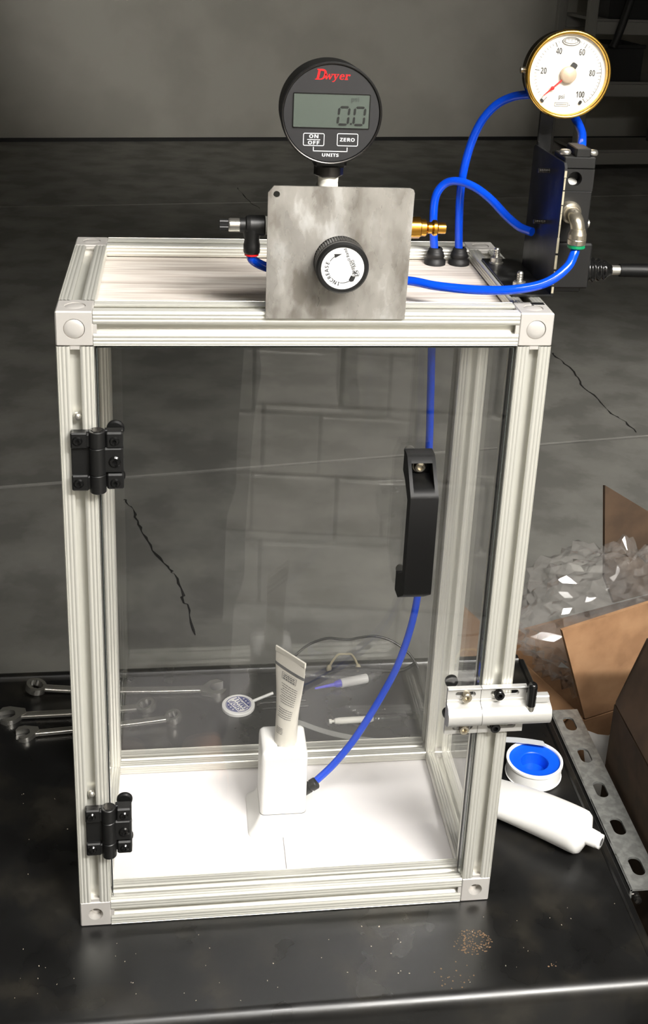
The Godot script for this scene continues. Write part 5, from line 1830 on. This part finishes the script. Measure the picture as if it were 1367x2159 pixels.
func photographer() -> void:
	var o := Vector3(-0.20, FL, 1.40)
	var t := thing("person", "person in dark shirt and trousers holding a phone, mirrored in the panes", "person", o)
	var j := {
		"pelvis": Vector3(-0.20, 0.13, 1.40), "waist": Vector3(-0.20, 0.28, 1.395), "chest": Vector3(-0.20, 0.48, 1.40), "neck": Vector3(-0.20, 0.68, 1.41), "head": Vector3(-0.185, 0.83, 1.36),
		"sl": Vector3(-0.385, 0.60, 1.40), "sr": Vector3(-0.015, 0.60, 1.40), "el": Vector3(-0.44, 0.42, 1.22), "er": Vector3(0.045, 0.40, 1.22), "wl": Vector3(-0.235, 0.60, 1.145), "wr": Vector3(-0.010, 0.62, 1.14),
		"hl": Vector3(-0.285, 0.08, 1.40), "hr": Vector3(-0.115, 0.08, 1.40), "kl": Vector3(-0.280, -0.36, 1.385), "kr": Vector3(-0.120, -0.36, 1.385), "al": Vector3(-0.275, -0.77, 1.42), "ar": Vector3(-0.125, -0.77, 1.42),
		"tl": Vector3(-0.30, -0.815, 1.26), "tr": Vector3(-0.10, -0.815, 1.26),
	}
	for q in j:
		j[q] += Vector3(0.05 if not (q in ["wl", "wr"]) else 0.0, 0, 0)
	var trunk := [[j.pelvis + Vector3(-0.06, 0, 0), j.pelvis + Vector3(0.06, 0, 0), 0.125, 0.125], [j.pelvis, j.waist, 0.125, 0.13], [j.waist + Vector3(-0.05, 0, 0), j.waist + Vector3(0.05, 0, 0), 0.12, 0.12], [j.waist, j.chest, 0.125, 0.125], [j.chest + Vector3(-0.075, 0.02, 0), j.chest + Vector3(0.075, 0.02, 0), 0.115, 0.115], [j.chest + Vector3(0, 0.12, 0), j.neck, 0.075, 0.06], [j.sl, j.sr, 0.068, 0.068]]
	var arms := [[j.sl, j.el, 0.056, 0.044], [j.el, j.wl, 0.043, 0.030], [j.sr, j.er, 0.056, 0.044], [j.er, j.wr, 0.043, 0.030]]
	var legs := [[j.hl, j.kl, 0.092, 0.060], [j.kl, j.al, 0.058, 0.042], [j.hr, j.kr, 0.092, 0.060], [j.kr, j.ar, 0.058, 0.042]]
	var b := mb()
	nets(b, trunk + arms + legs + [[j.neck, j.head + Vector3(0, -0.06, 0.03), 0.056, 0.054], [j.al, j.tl, 0.04, 0.032], [j.ar, j.tr, 0.04, 0.032], [j.al + Vector3(0, -0.05, 0.02), j.tl, 0.034, 0.034], [j.ar + Vector3(0, -0.05, 0.02), j.tr, 0.034, 0.034]], 0.018, 0.014)
	# head with a face looking over the phone
	var H0: Vector3 = j.head
	var hb := [[H0 + Vector3(0, 0.035, 0.025), H0 + Vector3(0, 0.03, -0.015), 0.084, 0.080], [H0 + Vector3(0, -0.02, -0.02), H0 + Vector3(0, -0.075, -0.035), 0.062, 0.040], [H0 + Vector3(0, 0.0, -0.088), H0 + Vector3(0, -0.034, -0.106), 0.010, 0.015], [H0 + Vector3(-0.03, -0.068, -0.072), H0 + Vector3(0.03, -0.068, -0.072), 0.009, 0.009], [H0 + Vector3(-0.045, 0.018, -0.078), H0 + Vector3(0.045, 0.018, -0.078), 0.013, 0.013]]
	for s in [-1.0, 1.0]:
		hb.append([H0 + Vector3(s * 0.083, 0.012, 0.008), H0 + Vector3(s * 0.080, -0.03, 0.0), 0.015, 0.010])
	nets(b, hb, 0.006, 0.006)
	hand(b, j.wl, Vector3(-0.185, 0.79, 1.118), Vector3(0.55, 0.0, 0.83).normalized(), Vector3(0.28, 0.93, -0.1).normalized(), Vector3(0.9, 0.2, -0.2).normalized())
	hand(b, j.wr, Vector3(-0.028, 0.79, 1.118), Vector3(-0.55, 0.0, 0.83).normalized(), Vector3(-0.28, 0.93, -0.1).normalized(), Vector3(-0.9, 0.2, -0.2).normalized())
	nets(b, [[j.wl, Vector3(-0.195, 0.76, 1.12), 0.030, 0.024], [j.wr, Vector3(-0.020, 0.76, 1.12), 0.030, 0.024]], 0.008, 0.006)
	obj("body", b, M.skin, t)
	b = mb()
	var cloth := []
	for q in trunk + [[j.sl, j.el, 0.056, 0.05], [j.sr, j.er, 0.056, 0.05], [j.el, j.el.lerp(j.wl, 0.82), 0.05, 0.040], [j.er, j.er.lerp(j.wr, 0.82), 0.05, 0.040]]:
		cloth.append([q[0], q[1], q[2] + 0.010, q[3] + 0.010])
	cloth[5] = [j.chest + Vector3(0, 0.12, 0), j.neck + Vector3(0, -0.04, 0), 0.085, 0.068]
	nets(b, cloth, 0.018, 0.014)
	obj("shirt", b, M.shirt, t, "dark long sleeved shirt")
	b = mb()
	cloth = [[j.pelvis + Vector3(-0.06, -0.03, 0), j.pelvis + Vector3(0.06, -0.03, 0), 0.128, 0.128]]
	for q in legs: cloth.append([q[0], q[1], q[2] + 0.014, q[3] + 0.028])
	nets(b, cloth, 0.018, 0.014)
	obj("trousers", b, M.trousers, t, "dark trousers")
	b = mb()
	for s in ["l", "r"]:
		nets(b, [[j["a" + s] + Vector3(0, -0.045, 0.025), j["t" + s] + Vector3(0, 0, 0.0), 0.044, 0.042]], 0.012, 0.008)
	obj("shoes", b, M.shoe, t)
	b = mb()
	nets(b, [[H0 + Vector3(0, 0.05, 0.035), H0 + Vector3(0, 0.062, -0.02), 0.088, 0.078], [H0 + Vector3(-0.05, 0.0, 0.05), H0 + Vector3(0.05, 0.0, 0.05), 0.05, 0.05]], 0.010, 0.008)
	obj("hair", b, M.hair, t, "short dark hair")
	b = mb()
	for s in [-1.0, 1.0]: b.at(H0 + Vector3(s * 0.032, 0.0, -0.080)).ball(0.0115, 14)
	obj("eyes", b, M.eye, t)
	# the phone, just behind the lens of this picture
	var ph := thing("phone", "black phone held upright by the photographer in both hands", "phone", Vector3(-0.105, 0.80, 1.098))
	b = mb()
	b.at(Vector3(-0.105, 0.874, 1.088), Vector3(-20, 0, 0)).extrude(rrect(0.074, 0.152, 0.012), -0.004, 0.004)
	obj("shell", b, M.black_gloss, ph)
	b = mb()
	b.at(Vector3(-0.105, 0.874, 1.088), Vector3(-20, 0, 0)).extrude(rrect(0.068, 0.146, 0.010), 0.0041, 0.0046)
	obj("screen", b, mat(grey(0.05), 0.08), ph)
